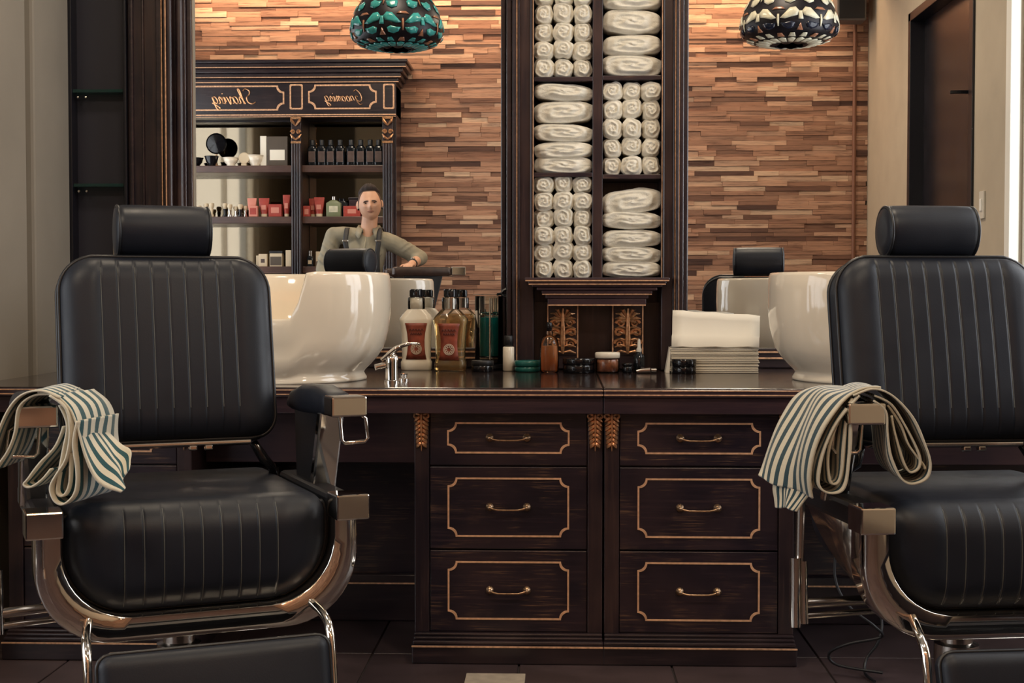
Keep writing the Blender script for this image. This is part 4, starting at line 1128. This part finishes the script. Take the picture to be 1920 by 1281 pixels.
# things standing on its shelves
def on(px, sh, dy=-.10): return (ux(px), UY + dy, SHZ[sh] + .0005)
def bottle8(i, px, lab):
    b = thing('shampoo_bottle', lab, 'bottle', on(px, 0, -.09), 0, 'dark bottles on the top shelf')
    loft([(0, .070, .05, .018), (.004, .074, .052, .02), (.135, .074, .052, .02), (.155, .060, .045, .02), (.165, .034, .034, .016)]).build('bottle_body', 'bottle_dark', b, bevel=0)
    loft([(.165, .040, .040, .018), (.205, .040, .040, .018), (.208, .034, .034, .016)]).build('cap', 'black_matte', b)
    MB().bx(-.026, .026, .0262, .0275, .03, .115).build('label', 'bottle_label', b)
NTH = ['first', 'second', 'third', 'fourth', 'fifth', 'sixth', 'seventh', 'eighth']
for i, px in enumerate((581, 599, 616, 634, 655, 673, 691, 707)):
    bottle8(i, px, f'dark shampoo bottle on the top shelf, {NTH[i]} from the middle column')
# round shaving mirror
b = thing('shaving_mirror', 'round black framed shaving mirror on stand, top shelf', 'mirror', on(396, 0, -.12))
MB().lathe([(.05, 0), (.05, .008), (.012, .014), (.008, .03), (.008, .10)], 20).build('stand', 'brass_dark', b)
MB().lathe([(.078, -.008), (.084, 0), (.078, .008), (.072, .006)], 32, (0, 0, .185), 'y').build('rim', 'black_gloss', b)
MB().lathe([(0, .012), (.03, .010), (.073, .0), (.073, -.004), (0, -.014)], 32, (0, 0, .185), 'y').build('mirror_disc', 'black_gloss', b)
def bowl(px, r, h, mat, lab, dy=-.08):
    b = thing('shaving_bowl', lab, 'bowl', on(px, 0, dy), 0, 'shaving bowls on the top shelf')
    MB().lathe([(r * .5, 0), (r * .55, .006), (r * .5, .010), (r * .8, h * .45), (r, h), (r * .95, h), (r * .75, h * .5), (0, h * .3)], 24).build('bowl_body', mat, b)
    MB().tube([(r * math.cos(k * PI / 12), r * math.sin(k * PI / 12), h) for k in range(24)], .003, 6, True).build('rim', mat, b)
bowl(360, .055, .065, 'black_gloss', 'black shaving bowl at the end of the top shelf'); bowl(391, .055, .075, 'black_gloss', 'black shaving bowl in front of the round mirror', -.05)
bowl(427, .062, .065, 'ceramic', 'cream shaving bowl left of the wooden disc', -.06); bowl(472, .068, .085, 'ceramic', 'larger cream shaving bowl beside the white box', -.09)
b = thing('soap_disc', 'round tan wooden soap lid leaning between the cream bowls', 'soap lid', on(453, 0, -.05))
MB().lathe([(0, -.008), (.042, -.008), (.046, 0), (.042, .008), (0, .008)], 28, (0, 0, .062), 'y').build('disc', 'cream_pack', b)
MB().bx(-.02, .02, -.02, .02, 0, .018).build('foot', 'cream_pack', b)
def pack(name, px, sh, w, d, h, mat, lab, dy=-.1, front=None, fmat=None, rz=0, cat='box', lid=None, group=None):
    b = thing(name, lab, cat, on(px, sh, dy), rz, group)
    MB().bx(-w / 2, w / 2, -d / 2, d / 2, 0, h).build('carton', mat, b, bevel=.003)
    if front: MB().bx(-w / 2 * front[0], w / 2 * front[0], d / 2, d / 2 + .0015, h * front[1], h * front[2]).build('label', fmat, b)
    if lid: MB().bx(-w / 2 - .003, w / 2 + .003, -d / 2 - .003, d / 2 + .003, h, h + .02).build('lid', lid, b, bevel=.003)
    return b
b = pack('gift_box', 515, 0, .165, .10, .235, 'box_taupe', 'taupe gift box with white label beside the middle column', -.12, (.72, .20, .55), 'paper')
pack('gift_box', 488, 0, .05, .12, .24, 'paper', 'narrow white box next to the taupe gift box', -.14)
def tube(px, sh, h, w, lab, mat='red_pack', dy=-.08):
    b = thing('cream_tube', lab, 'tube', on(px, sh, dy), 0, 'red tubes on the middle shelf')
    loft([(.024, w * .62, .040, .018), (.05, w * .72, .042, .02), (h * .6, w * .9, .030, .012), (h - .012, w, .010, .004), (h, w, .006, .002)]).build('tube_body', mat, b)
    loft([(0, w * .60, .038, .018), (.024, w * .62, .040, .018)]).build('cap', 'red_pack' if mat != 'red_pack' else 'cream_pack', b)
    MB().bx(-w * .22, w * .22, .022, .0235, h * .38, h * .62).build('label', 'red_light', b)
tube(466, 1, .150, .075, 'pale red cream tube nearest the brushes', 'red_light'); tube(489, 1, .150, .085, 'dark red cream tube right of the pale one'); tube(532, 1, .175, .060, 'tall narrow red tube against the middle column')
pack('soap_box', 511, 1, .105, .06, .10, 'red_pack', 'square red soap box between the red tubes', -.08, (.6, .3, .75), 'red_light')
pack('soap_box', 471, 1, .07, .04, .085, 'red_light', 'small pale red box standing before the red tubes', -.04, (.7, .2, .8), 'red_pack')
tube(594, 1, .155, .085, 'red cream tube right of the middle column'); tube(580, 1, .150, .07, 'red tube behind the small red bottle', dy=-.14)
pack('soap_box', 572, 1, .055, .05, .085, 'red_pack', 'small red bottle box nearest the middle column', -.05, (.6, .2, .7), 'red_light')
b = thing('cologne_flask', 'olive green square flask on the middle shelf', 'flask', on(622, 1, -.08))
loft([(0, .118, .05, .012), (.004, .122, .054, .014), (.108, .122, .054, .014), (.128, .06, .04, .014), (.134, .03, .03, .012)]).build('flask_body', 'green_tin', b)
loft([(.134, .032, .032, .014), (.160, .032, .032, .014)]).build('stopper', 'chrome_soft', b)
MB().bx(-.035, .035, .0272, .0285, .035, .085).build('label', 'glass_cream', b)
b = thing('cologne_flask', 'dark flask just behind the olive green flask', 'flask', on(634, 1, -.17))
loft([(0, .10, .05, .012), (.115, .10, .05, .014), (.130, .06, .04, .014)]).build('flask_body', 'bottle_dark', b)
loft([(.130, .05, .04, .014), (.150, .05, .04, .014)]).build('stopper', 'black_gloss', b)
pack('soap_box', 657, 1, .135, .08, .085, 'red_pack', 'wide red box beside the olive flask', -.09, (.5, .3, .7), 'red_light')
pack('cigar_box', 664, 1, .14, .09, .14, 'wood_apron', 'dark wooden box behind the wide red box', -.21, None, None, 0, 'box', 'wood_trim')
def brush(px, lab, hgt, mat, dy):
    b = thing('shaving_brush', lab, 'shaving brush', on(px, 1, dy), 0, 'shaving brushes on the middle shelf')
    MB().lathe([(.02, 0), (.022, .006), (.012, .03), (.016, hgt * .55), (.014, hgt * .6)], 16).build('handle', mat, b)
    MB().lathe([(.013, hgt * .6), (.022, hgt * .85), (.018, hgt), (0, hgt * 1.02)], 16).build('bristles', 'cream_pack', b)
for k, (px, h_, mt) in enumerate(((365, .09, 'chrome_soft'), (377, .11, 'black_gloss'), (389, .11, 'cream_pack'), (413, .11, 'black_gloss'), (424, .10, 'chrome'), (434, .085, 'chrome'), (444, .10, 'black_gloss'), (452, .09, 'chrome'))):
    brush(px, f'small shaving brush standing on the middle shelf, {NTH[k]} from the far end', h_, mt, -.07 - .03 * (k % 2))
pack('cologne_box', 487, 2, .068, .05, .10, 'cream_pack', 'cream cologne box with dark label on the lowest shelf', -.08, (.45, .3, .6), 'bottle_label')
pack('cologne_box', 512, 2, .10, .07, .105, 'cream_pack', 'dark topped cream box on the lowest shelf', -.09, (.9, .10, .75), 'box_taupe', 0, 'box', 'black_matte')
pack('cologne_box', 536, 2, .045, .05, .13, 'cream_pack', 'narrow cream box against the middle column, lowest shelf', -.08)
pack('cologne_box', 474, 2, .035, .04, .09, 'cream_pack', 'thin cream box left of the cologne box', -.16)
b = thing('cologne_flask', 'small dark scent bottle at the bottom of the right bay', 'flask', on(577, 2, -.07))
loft([(0, .05, .04, .008), (.075, .05, .04, .010), (.085, .03, .03, .01)]).build('flask_body', 'bottle_dark', b); loft([(.085, .03, .03, .01), (.125, .03, .03, .01)]).build('stopper', 'chrome_soft', b)
MB().bx(-.015, .015, .0202, .0215, .02, .05).build('label', 'cream_pack', b)
pack('cologne_box', 597, 2, .085, .06, .12, 'cream_pack', 'tan box beside the small dark scent bottle', -.11, (.9, .05, .35), 'bottle_label')

# ---------------------------------------------------------------- stained glass lamps
def lamp(label, px, bottom, diam_px, dv, motif, rim_mat, second, rz):
    y = 2 * YM - dv; x = (px - 1050) * dv / F; zb = CZ + (555 - bottom) * dv / F; Rr = diam_px * dv / F / 2
    e = thing('pendant_lamp', label, 'lamp', (x, y, zb), rz, 'stained glass pendant lamps'); Hh = .35
    PR = [(.30, -.004), (.62, .004), (.86, .022), (.97, .05), (1.0, .085), (.985, .12), (.94, .16), (.86, .205), (.74, .25), (.58, .29), (.42, .32), (.28, .34), (.12, .35)]
    def dome(t):     # t 0 rim .. 1 crown
        q = max(0, min(.9999, t)) * (len(PR) - 1); i = int(q); f_ = q - i
        r0, z0 = PR[i]; r1, z1 = PR[i + 1]; return Rr * (r0 + (r1 - r0) * f_), z0 + (z1 - z0) * f_
    prof = [(dome(k / 20)) for k in range(21)]
    mb = MB(); n = 48; rows = []
    for i, (r, z) in enumerate(prof):
        rows.append([((r) * math.cos(k * 2 * PI / n), r * math.sin(k * 2 * PI / n), z - (.010 * abs(math.sin(k * PI / 6)) if i == 0 else 0)) for k in range(n)])
    mb.grid(rows, cu=True)
    sh = mb.build('shade', 'lead', e, solid=.004)
    def surf(th, t, off=.005):
        r, z = dome(max(0, t)); return Vector(((r + off) * math.sin(th), -(r + off) * math.cos(th), z + off * (t - .4) * 2.4))
    def piece(poly):
        # poly in (th, t); domed quad fan with thickness via solidify
        m = MB(); c = (sum(p[0] for p in poly) / len(poly), sum(p[1] for p in poly) / len(poly))
        n_ = len(poly)
        outer = [surf(*p) for p in poly]; mid = [surf(c[0] + (p[0] - c[0]) * .5, c[1] + (p[1] - c[1]) * .5, .0065) for p in poly]
        m.grid([outer, mid], cu=True); b0 = len(m.v) - n_; m.f.append(tuple(range(b0, b0 + n_))); m.sm.append(True)
        return m
    N = 7
    def wing(s, up):
        if up: return [(s * .03, .0), (s * .10, .035), (s * .20, .085), (s * .30, .092), (s * .36, .060), (s * .33, .020), (s * .24, .010), (s * .12, -.008)]
        return [(s * .04, -.022), (s * .12, -.022), (s * .22, -.008), (s * .29, -.025), (s * .27, -.065), (s * .17, -.080), (s * .08, -.060)]
    defs = []
    for row, (tc, shift) in enumerate(((.33, 0), (.63, .5))):
        thk = 1.16 if row == 0 else 1.2
        for s in (-1, 1):
            defs.append(([(a * thk, tc + .02 + b * 1.35) for a, b in wing(s, True)], motif, shift))
            defs.append(([(a * thk, tc - .01 + b * 1.3) for a, b in wing(s, False)], motif if row else second, shift))
        defs.append(([(-.020, tc + .07), (.020, tc + .07), (.022, tc), (.012, tc - .075), (-.012, tc - .075), (-.022, tc)], 'glass_rust' if second != 'glass_navy' else 'glass_cream', shift))
        defs.append(([(-.14, tc + .125), (.14, tc + .125), (.07, tc + .15), (-.07, tc + .15)], 'glass_rust', shift))
    for k in (-1, 0, 1):
        w3 = 2 * PI / N / 3
        defs.append(([(k * w3 - .12, .02), (k * w3 + .12, .02), (k * w3 + .125, .085), (k * w3, .10), (k * w3 - .125, .085)], rim_mat, 0))
        defs.append(([(k * w3 - .10, .115), (k * w3 + .10, .115), (k * w3 + .05, .165), (k * w3 - .05, .165)], rim_mat if k else 'glass_rust', 0))
    defs.append(([(PI / N - .05, .33), (PI / N + .05, .33), (PI / N + .03, .43), (PI / N - .03, .43)], rim_mat, 0))
    defs.append(([(PI / N - .07, .20), (PI / N + .07, .20), (PI / N, .29)], 'glass_rust', 0))
    for poly, mat, shift in defs:
        src = piece(poly).build('glass_piece', mat, sh, solid=.003); src.rotation_euler = (0, 0, shift * 2 * PI / N)
        for k in range(1, N): link_copy(src, 'glass_piece', sh, rot=(0, 0, (k + shift) * 2 * PI / N))
    for k in range(16):
        a = k * 2 * PI / 16
        if k == 0:
            src = piece([(-.17, .77), (.17, .77), (.17, .97), (-.17, .97)]).build('crown_piece', 'glass_smoke', sh, solid=.003)
        else: link_copy(src, 'crown_piece', sh, rot=(0, 0, a))
    MB().lathe([(0, Hh + .05), (.03, Hh + .045), (.06, Hh + .01), (.075, Hh - .02)], 24).build('cap', 'brass_dark', e)
    MB().tube([(0, 0, Hh + .04), (0, 0, 3.76 - zb)], .008, 8).build('rod', 'brass_dark', e)
    MB().lathe([(0, .028), (.055, .026), (.06, 0)], 24, (0, 0, 3.75 - zb)).build('ceiling_rose', 'brass_dark', e)
    MB().lathe([(0, 0), (.022, .01), (.03, .035), (.02, .06), (.014, .09)], 16, (0, 0, .10)).build('bulb', 'plastic_white', e)
    return e
lamp('stained glass pendant lamp with teal butterfly wings', 745, 91, 172, 7.6, 'glass_teal', 'glass_teal', 'glass_teal', R(12))
lamp('stained glass pendant lamp with cream and rust pieces', 1473, 88, 178, 7.6, 'glass_cream', 'glass_cream', 'glass_navy', R(-4))

# ---------------------------------------------------------------- high waiting chairs behind
def high_chair(label, loc, rz):
    c = thing('high_chair', label, 'chair', loc, rz, 'high leather chairs on the waiting side')
    MB().lathe([(0, .001), (.25, .001), (.25, .015), (.06, .035), (.035, .05), (.035, .86)], 32).build('pedestal', 'chrome', c)
    loft([(.86, .46, .46, .05), (.875, .50, .50, .07), (.95, .50, .50, .07), (.965, .46, .46, .06)]).build('seat', 'leather_brown', c)
    b = loft([(0, .44, .05, .02), (.02, .47, .07, .03), (.24, .47, .07, .03), (.27, .42, .05, .02)]).build('backrest', 'leather_brown', c); b.location = (0, .25, .97); b.rotation_euler = (R(-8), 0, 0)
    for s in (-1, 1):
        a = loft([(1.225, .055, .36, .02), (1.235, .07, .40, .03), (1.275, .07, .40, .03), (1.285, .055, .37, .02)]).build('armrest', 'leather_brown', c); a.location = (s * .29, -.02, 0)
        MB().bx(s * .29 - .038, s * .29 + .038, -.31, -.215, 1.228, 1.288).build('arm_cap', 'chrome', c, bevel=.006)
        MB().prism([(-.16, 1.23), (.10, 1.23), (.06, .90), (-.08, .90)], s * .262, s * .30, 'yz').build('arm_panel', 'leather_edge', c, bevel=.006)
    MB().tube([(-.16, -.24, .42), (.16, -.24, .42)], .012, 10).tube([(-.1, -.24, .42), (-.03, 0, .42)], .010, 8).tube([(.1, -.24, .42), (.03, 0, .42)], .010, 8).build('foot_bar', 'chrome', c)
high_chair('high brown leather chair with chrome arm ends beside the man', (-1.0, .99, 0), R(78))
high_chair('high brown leather chair in the waiting area by the window', (-2.52, .75, 0), R(70))
# ---------------------------------------------------------------- the man (seen in the mirror; he faces +y)
MY = .45
k_ = (2 * YM - MY) / F
def mx(px): return (px - 1050) * k_
def mz(py): return CZ + (555 - py) * k_
man = thing('person', 'man in olive shirt and black braces leaning on a chair arm', 'person', (mx(690), MY, 0))
ox = mx(690)
def ell(mb, secs, n=28):      # stacked ellipses, closed
    rows = [[(x + rx * math.cos(k * 2 * PI / n), y + ry * math.sin(k * 2 * PI / n), z) for k in range(n)] for x, y, z, rx, ry in secs]
    mb.grid(rows, cu=True); L = len(mb.v)
    mb.f.append(tuple(range(L - n, L))); mb.sm.append(True); mb.f.append(tuple(range(L - n * len(secs), L - n * (len(secs) - 1)))); mb.sm.append(True)
def ball(mb, c, r): mb.lathe([(.001, -r)] + [(r * math.sin(k * PI / 8), -r * math.cos(k * PI / 8)) for k in range(1, 8)] + [(.001, r)], 16, tuple(c))
def limb(mb, pts, rr):
    pts = [Vector(p) for p in pts]
    for p, r in zip(pts, rr): ball(mb, p, r)
    for i in range(len(pts) - 1): mb.tube([pts[i], pts[i].lerp(pts[i + 1], .35), pts[i + 1]], [rr[i], rr[i] * .6 + rr[i + 1] * .4 + .002, rr[i + 1]], 16)
def join(o, v, it=3):
    q = o.modifiers.new('join', 'REMESH'); q.mode = 'VOXEL'; q.voxel_size = v; q.use_smooth_shade = True
    q = o.modifiers.new('soft', 'SMOOTH'); q.iterations = it; q.factor = .5
hipz = .97
SH_L = (mx(624) - ox, -.02, mz(441)); SH_R = (mx(736) - ox, 0, mz(456))
NB = (mx(691) - ox, .0, mz(430))
EL_R = (mx(787) - ox, -.02, mz(483)); WR_R = (mx(776) - ox, .20, mz(496) - .005)
EL_L = (mx(606) - ox, .03, mz(505)); WR_L = (mx(622) - ox, .22, 1.10)
hip = (-.10, .0, hipz)
# head: sculpted from a dense sphere (local: +y is the face)
HC = Vector((mx(694) - ox, .03, mz(383))); HH = .127
def gauss(d, s): return math.exp(-(d / s) ** 2)
def head_pt(u, v):          # u azimuth (0 = face), v polar from the crown
    x, y, z = math.sin(v) * math.sin(u), math.sin(v) * math.cos(u), math.cos(v)
    px, py, pz = x * .083, y * .097, z * HH
    if pz < 0:                                   # jaw and chin
        t = -pz / HH; px *= 1 - .27 * t ** 2.0 - .10 * max(0, t - .75); 
        if y > 0: py *= 1 - .10 * t
        else: py *= 1 - .38 * t
        if t > .6: pz = -HH * (.6 + (t - .6) * .92)
    if y > -.2:
        fz, fx = pz, px; front = max(0, y)
        py += front * (.030 * gauss(fx, .012) * gauss(fz + .024, .019) + .017 * gauss(fx, .009) * gauss(fz - .004, .026))       # nose
        py += .007 * front * gauss(fz - .022, .012) * gauss(abs(fx) - .026, .022)                                                # brow
        py -= .015 * front * gauss(fz - .003, .012) * gauss(abs(fx) - .030, .014)                                                # sockets
        py += .006 * front * gauss(fz + .054, .008) * gauss(fx, .022) - .004 * front * gauss(fz + .068, .006) * gauss(fx, .03)   # lips, chin crease
        py += .010 * front * gauss(fz + .092, .016) * gauss(fx, .022)                                                            # chin
        py += .005 * front * gauss(fz + .018, .02) * gauss(abs(fx) - .044, .016)                                                 # cheeks
    return Vector((px, py, pz))
HR = Matrix.Rotation(R(-9), 3, 'Z') @ Matrix.Rotation(R(-4), 3, 'Y')
hv = []; hf = []; nu, nv = 64, 48
for i in range(nv + 1):
    for j in range(nu): hv.append(tuple(HC + HR @ head_pt(j * 2 * PI / nu, max(.001, min(PI - .001, i * PI / nv)))))
for i in range(nv):
    for j in range(nu): hf.append((i * nu + j, i * nu + (j + 1) % nu, (i + 1) * nu + (j + 1) % nu, (i + 1) * nu + j))
mb = MB(); mb.add(hv, hf, True)
ell(mb, [(-.10, 0, .90, .150, .10), (-.09, 0, 1.05, .130, .095), (-.06, 0, 1.25, .140, .10), (-.03, -.005, 1.40, .150, .095), (-.01, -.01, NB[2] - .06, .10, .07)])
limb(mb, [SH_L, EL_L, WR_L], [.056, .044, .028]); limb(mb, [SH_R, EL_R, WR_R], [.054, .043, .028])
for x_ in (-.19, .0): limb(mb, [(x_, 0, .90), (x_ - .005, .02, .50), (x_, -.03, .10), (x_, .08, .045)], [.088, .060, .042, .038])
mb.tube([(NB[0] - .004, -.01, NB[2] - .09), (NB[0], .0, NB[2] - .02), (NB[0] + .004, .004, NB[2] + .05), (HC.x, HC.y - .02, HC.z - .07), (HC.x, HC.y - .02, HC.z - .02)], [.075, .063, .058, .058, .055], 20)
# ears
for s in (-1, 1):
    rows = []
    for i in range(9):
        v = i * PI / 8
        rows.append([tuple(HC + HR @ Vector((s * (.085 + .011 * math.sin(v) * math.cos(a) + .006 * (1 if math.sin(a) < 0 else 0) * math.sin(v)), -.010 + .018 * math.sin(v) * math.sin(a), -.004 + .033 * math.cos(v)))) for a in [k * 2 * PI / 12 for k in range(12)]])
    mb.grid(rows, cu=True)
# hands: palm and five fingers
def hand(wr, d, up, side):
    wr, d, up = Vector(wr), Vector(d).normalized(), Vector(up).normalized(); sd = d.cross(up).normalized() * side
    m = MB()
    m.tube([wr - d * .02, wr + d * .03, wr + d * .06, wr + d * .085], [.026, .036, .040, .034], 12, flat=.42)
    for k, (o_, L) in enumerate(((-.028, .060), (-.009, .074), (.010, .078), (.028, .070))):
        b0 = wr + d * .075 + sd * o_
        m.tube([b0, b0 + d * L * .45 - up * .006, b0 + d * L * .75 - up * .020, b0 + d * L * .9 - up * .040], [.0095, .009, .008, .006], 8)
    b0 = wr + d * .03 - sd * .032
    m.tube([b0, b0 - sd * .022 + d * .020 - up * .004, b0 - sd * .030 + d * .048 - up * .012], [.012, .010, .007], 8)
    return m
hr = hand((WR_R[0], WR_R[1], WR_R[2]), (-.12, 1, -.05), (0, 0, 1), 1); hl = hand(WR_L, (.1, .7, -.6), (0, .5, 1), -1)
mb.add(hr.v, hr.f, True); mb.add(hl.v, hl.f, True)
bo = mb.build('body', 'skin', man)
join(bo, .0045, 2)
# shirt
m = MB()
ell(m, [(-.10, 0, .93, .165, .118), (-.095, 0, 1.00, .160, .115), (-.08, 0, 1.12, .150, .112), (-.055, .002, 1.28, .158, .118), (-.035, 0, 1.40, .165, .112), (-.022, -.01, 1.455, .150, .095), (NB[0] - .005, -.015, NB[2] - .055, .095, .078), (NB[0], -.014, NB[2] - .035, .076, .070)])
rs = random.Random(4)
for S, E, W_, t_ in ((SH_L, EL_L, WR_L, .35), (SH_R, EL_R, WR_R, .32)):
    S, E, W_ = Vector(S), Vector(E), Vector(W_); N_ = Vector((NB[0], -.015, NB[2] - .075))
    m.tube([N_, N_.lerp(S, .35) + Vector((0, 0, .006)), N_.lerp(S, .75) + Vector((0, 0, .010)), S], [.078, .072, .066, .062], 16)
    limb(m, [S, E, E.lerp(W_, t_)], [.064, .056, .047])
    ball(m, E.lerp(W_, t_), .050)
    d_ = (E - S).normalized()
    for k in range(6):        # sleeve folds
        c_ = S.lerp(E, .25 + .13 * k); t1 = d_.orthogonal().normalized(); t2 = d_.cross(t1); a0 = rs.uniform(0, 6.28); rr_ = .058
        m.tube([c_ + (t1 * math.cos(a0 + q * .35) + t2 * math.sin(a0 + q * .35)) * rr_ + d_ * (.010 * q - .03) for q in range(8)], [.004, .008, .010, .011, .011, .010, .008, .004], 8)
for pts in ([(-.14, .095, 1.30), (-.10, .112, 1.24), (-.02, .118, 1.20)], [(.08, .09, 1.33), (.03, .112, 1.26), (-.03, .118, 1.23)], [(-.16, .08, 1.40), (-.12, .10, 1.36), (-.08, .11, 1.33)], [(.10, .07, 1.40), (.07, .098, 1.35), (.05, .11, 1.30)]):
    m.tube(catmull(pts, 4), .010, 8)
shirt = m.build('shirt', 'shirt', man); join(shirt, .007, 3)
# collar, placket
cl = MB()
rows = [[], [], []]
for k in range(25):        # stand-up fold around the neck, open at the front
    a_ = R(28 + 304 * k / 24); sx_, cy_ = math.sin(a_), math.cos(a_)
    fr_ = max(0, cy_)
    rows[0].append((NB[0] + .070 * sx_, .068 * cy_ - .006, NB[2] - .030 + .03 * (1 - fr_)))
    rows[1].append((NB[0] + .078 * sx_, .076 * cy_ - .006, NB[2] + .000 + .032 * (1 - fr_)))
    rows[2].append((NB[0] + (.100 + .016 * fr_) * sx_, (.098 + .034 * fr_) * cy_ - .006, NB[2] - .036 - .050 * fr_ ** 2 + .024 * (1 - fr_)))
cl.grid(rows)
cl.build('collar', 'shirt', shirt, solid=.005)
MB().tube([(NB[0] - .01, .090, NB[2] - .06), (NB[0] - .025, .128, 1.38), (NB[0] - .04, .132, 1.25), (NB[0] - .06, .125, 1.10)], .006, 6).build('placket', 'shirt', shirt)
# braces with metal clips
br = MB(); clip = MB()
for s, xa, xb in ((-1, mx(651) - ox, mx(655) - ox), (1, mx(713) - ox, mx(711) - ox)):
    pts = [(xa + s * .004, -.06, mz(433)), (xa, .01, mz(430) + .012), (xa, .070, mz(438)), (xa, .108, mz(455)), (xb, .124, mz(475)), (xb, .126, mz(500)), (xb, .122, mz(520)), (xb - .03, .126, .98)]
    pts = catmull(pts, 5)
    br.grid([[p + Vector((-.017, 0, 0)), p + Vector((-.008, .004, 0)), p + Vector((.008, .004, 0)), p + Vector((.017, 0, 0))] for p in pts])
    clip.box((xa, .110, mz(452)), (.040, .014, .012))
br.build('braces', 'strap', man, solid=.006); clip.build('brace_clip', 'chrome', man, bevel=.002)
m = MB()
ell(m, [(-.10, 0, .82, .160, .112), (-.10, 0, .92, .168, .120), (-.10, 0, 1.0, .164, .118)])
for x_ in (-.19, .0): limb(m, [(x_, 0, .88), (x_ - .005, .02, .50), (x_, -.03, .10)], [.100, .074, .062])
tr_ = m.build('trousers', 'trousers', man); join(tr_, .010, 3)
for x in (-.19, .0):
    m = loft([(.001, .095, .27, .045), (.02, .10, .28, .045), (.05, .095, .25, .04), (.08, .085, .16, .04), (.12, .085, .11, .04)]); o = m.build('shoe', 'black_gloss', man); o.location = (x, .05, 0)
# hair: swept top and short sides
hp = []
def hair_pt(u, v, off): p = head_pt(u, v); return HC + HR @ (p + p.normalized() * off)
def shell(vlim, off, mat, nm):
    rows = []
    for i in range(15):
        row = []
        for j in range(48):
            u = j * 2 * PI / 48; row.append(tuple(hair_pt(u, .001 + i / 14 * vlim(u), off(u, i / 14))))
        rows.append(row)
    return MB().grid(rows, cu=True).build(nm, mat, man)
def uabs(u): return abs((u + PI) % (2 * PI) - PI)
shell(lambda u: R(46) if uabs(u) < R(48) else R(46) + R(64) * min(1, (uabs(u) - R(48)) / R(40)), lambda u, t: .0035 if t < .97 else .0005, 'stubble', 'hair_sides')
shell(lambda u: R(43) if uabs(u) < R(40) else R(43) + R(22) * min(1, (uabs(u) - R(40)) / R(60)), lambda u, t: (.014 + .016 * max(0, math.cos(u)) * math.sin(min(1, t * 1.1) * PI * .75) + .003 * math.sin(u * 11 + t * 5)) * (1 if t < .9 else .9 if t < .95 else .2), 'hair', 'hair')
# face details
def face(u, v, off=.001): return hair_pt(u, v, off)
def on_face(x, z, off=0):      # point of the face surface at local x, z
    best = None
    for i in range(10, 44):
        for j in range(-12, 13):
            p = head_pt(j * PI / 36, i * PI / 48); d_ = (p.x - x) ** 2 + (p.z - z) ** 2
            if best is None or d_ < best[0]: best = (d_, p.y)
    return HC + HR @ Vector((x, best[1] + off, z))
for s in (-1, 1):
    c_ = on_face(s * .030, .004, -.005)
    ey = MB().lathe([(0, .0115), (.006, .0098), (.0098, .006), (.0115, 0), (.0098, -.006), (0, -.0115)], 16).build('eye', 'eye_white', man, tuple(c_)); ey.scale = (1.1, .9, .50)
    MB().lathe([(0, -.004), (.0055, -.003), (.0072, .001)], 14, (0, .0085, 0), 'y').build('iris', 'eye_dark', ey).rotation_euler = (0, 0, PI) if False else (0, 0, 0)
    MB().tube([on_face(s * x, z, .002) for x, z in ((.012, .0170), (.020, .0178), (.031, .0175), (.041, .0155), (.049, .010))], [.0028, .0038, .0038, .0030, .0014], 6).build('eyebrow', 'hair', man)
    MB().tube([on_face(s * x, z, .002) for x, z in ((.018, .006), (.025, .0105), (.034, .0105), (.042, .005))], .0016, 6).build('eyelid', 'hair', man)
MB().tube([on_face(x, z, .0012) for x, z in ((-.024, -.0555), (-.012, -.0525), (0, -.0535), (.012, -.0525), (.024, -.0555))], [.0012, .0032, .0034, .0032, .0012], 8).tube([on_face(x, z, .0012) for x, z in ((-.022, -.057), (-.010, -.0605), (0, -.0615), (.010, -.0605), (.022, -.057))], [.001, .0034, .0040, .0034, .001], 8).build('lips', 'lip', man)
for s in (-1, 1): MB().lathe([(.009, -.004), (.009, .004), (.006, .005), (0, .005)], 14, tuple(HC + HR @ Vector((s * .086, .006, -.032))), 'x').build('ear_plug', 'black_gloss', man)
# wrist watch
q = Vector(EL_R).lerp(Vector(WR_R), .82); dd = (Vector(WR_R) - Vector(EL_R)).normalized()
w_ = MB().tube([q - dd * .011, q - dd * .008, q + dd * .008, q + dd * .011], [.031, .034, .034, .031], 20).build('watch', 'black_matte', man)
MB().lathe([(0, .008), (.015, .007), (.018, 0)], 20, tuple(q + Vector((0, 0, .034)))).build('watch_dial', 'chrome', w_)

sc_ = scene.cycles
sc_.use_denoising = True
sc_.max_bounces = 26; sc_.glossy_bounces = 8; sc_.transmission_bounces = 24; sc_.transparent_max_bounces = 16; sc_.diffuse_bounces = 5
sc_.sample_clamp_indirect = 6.0
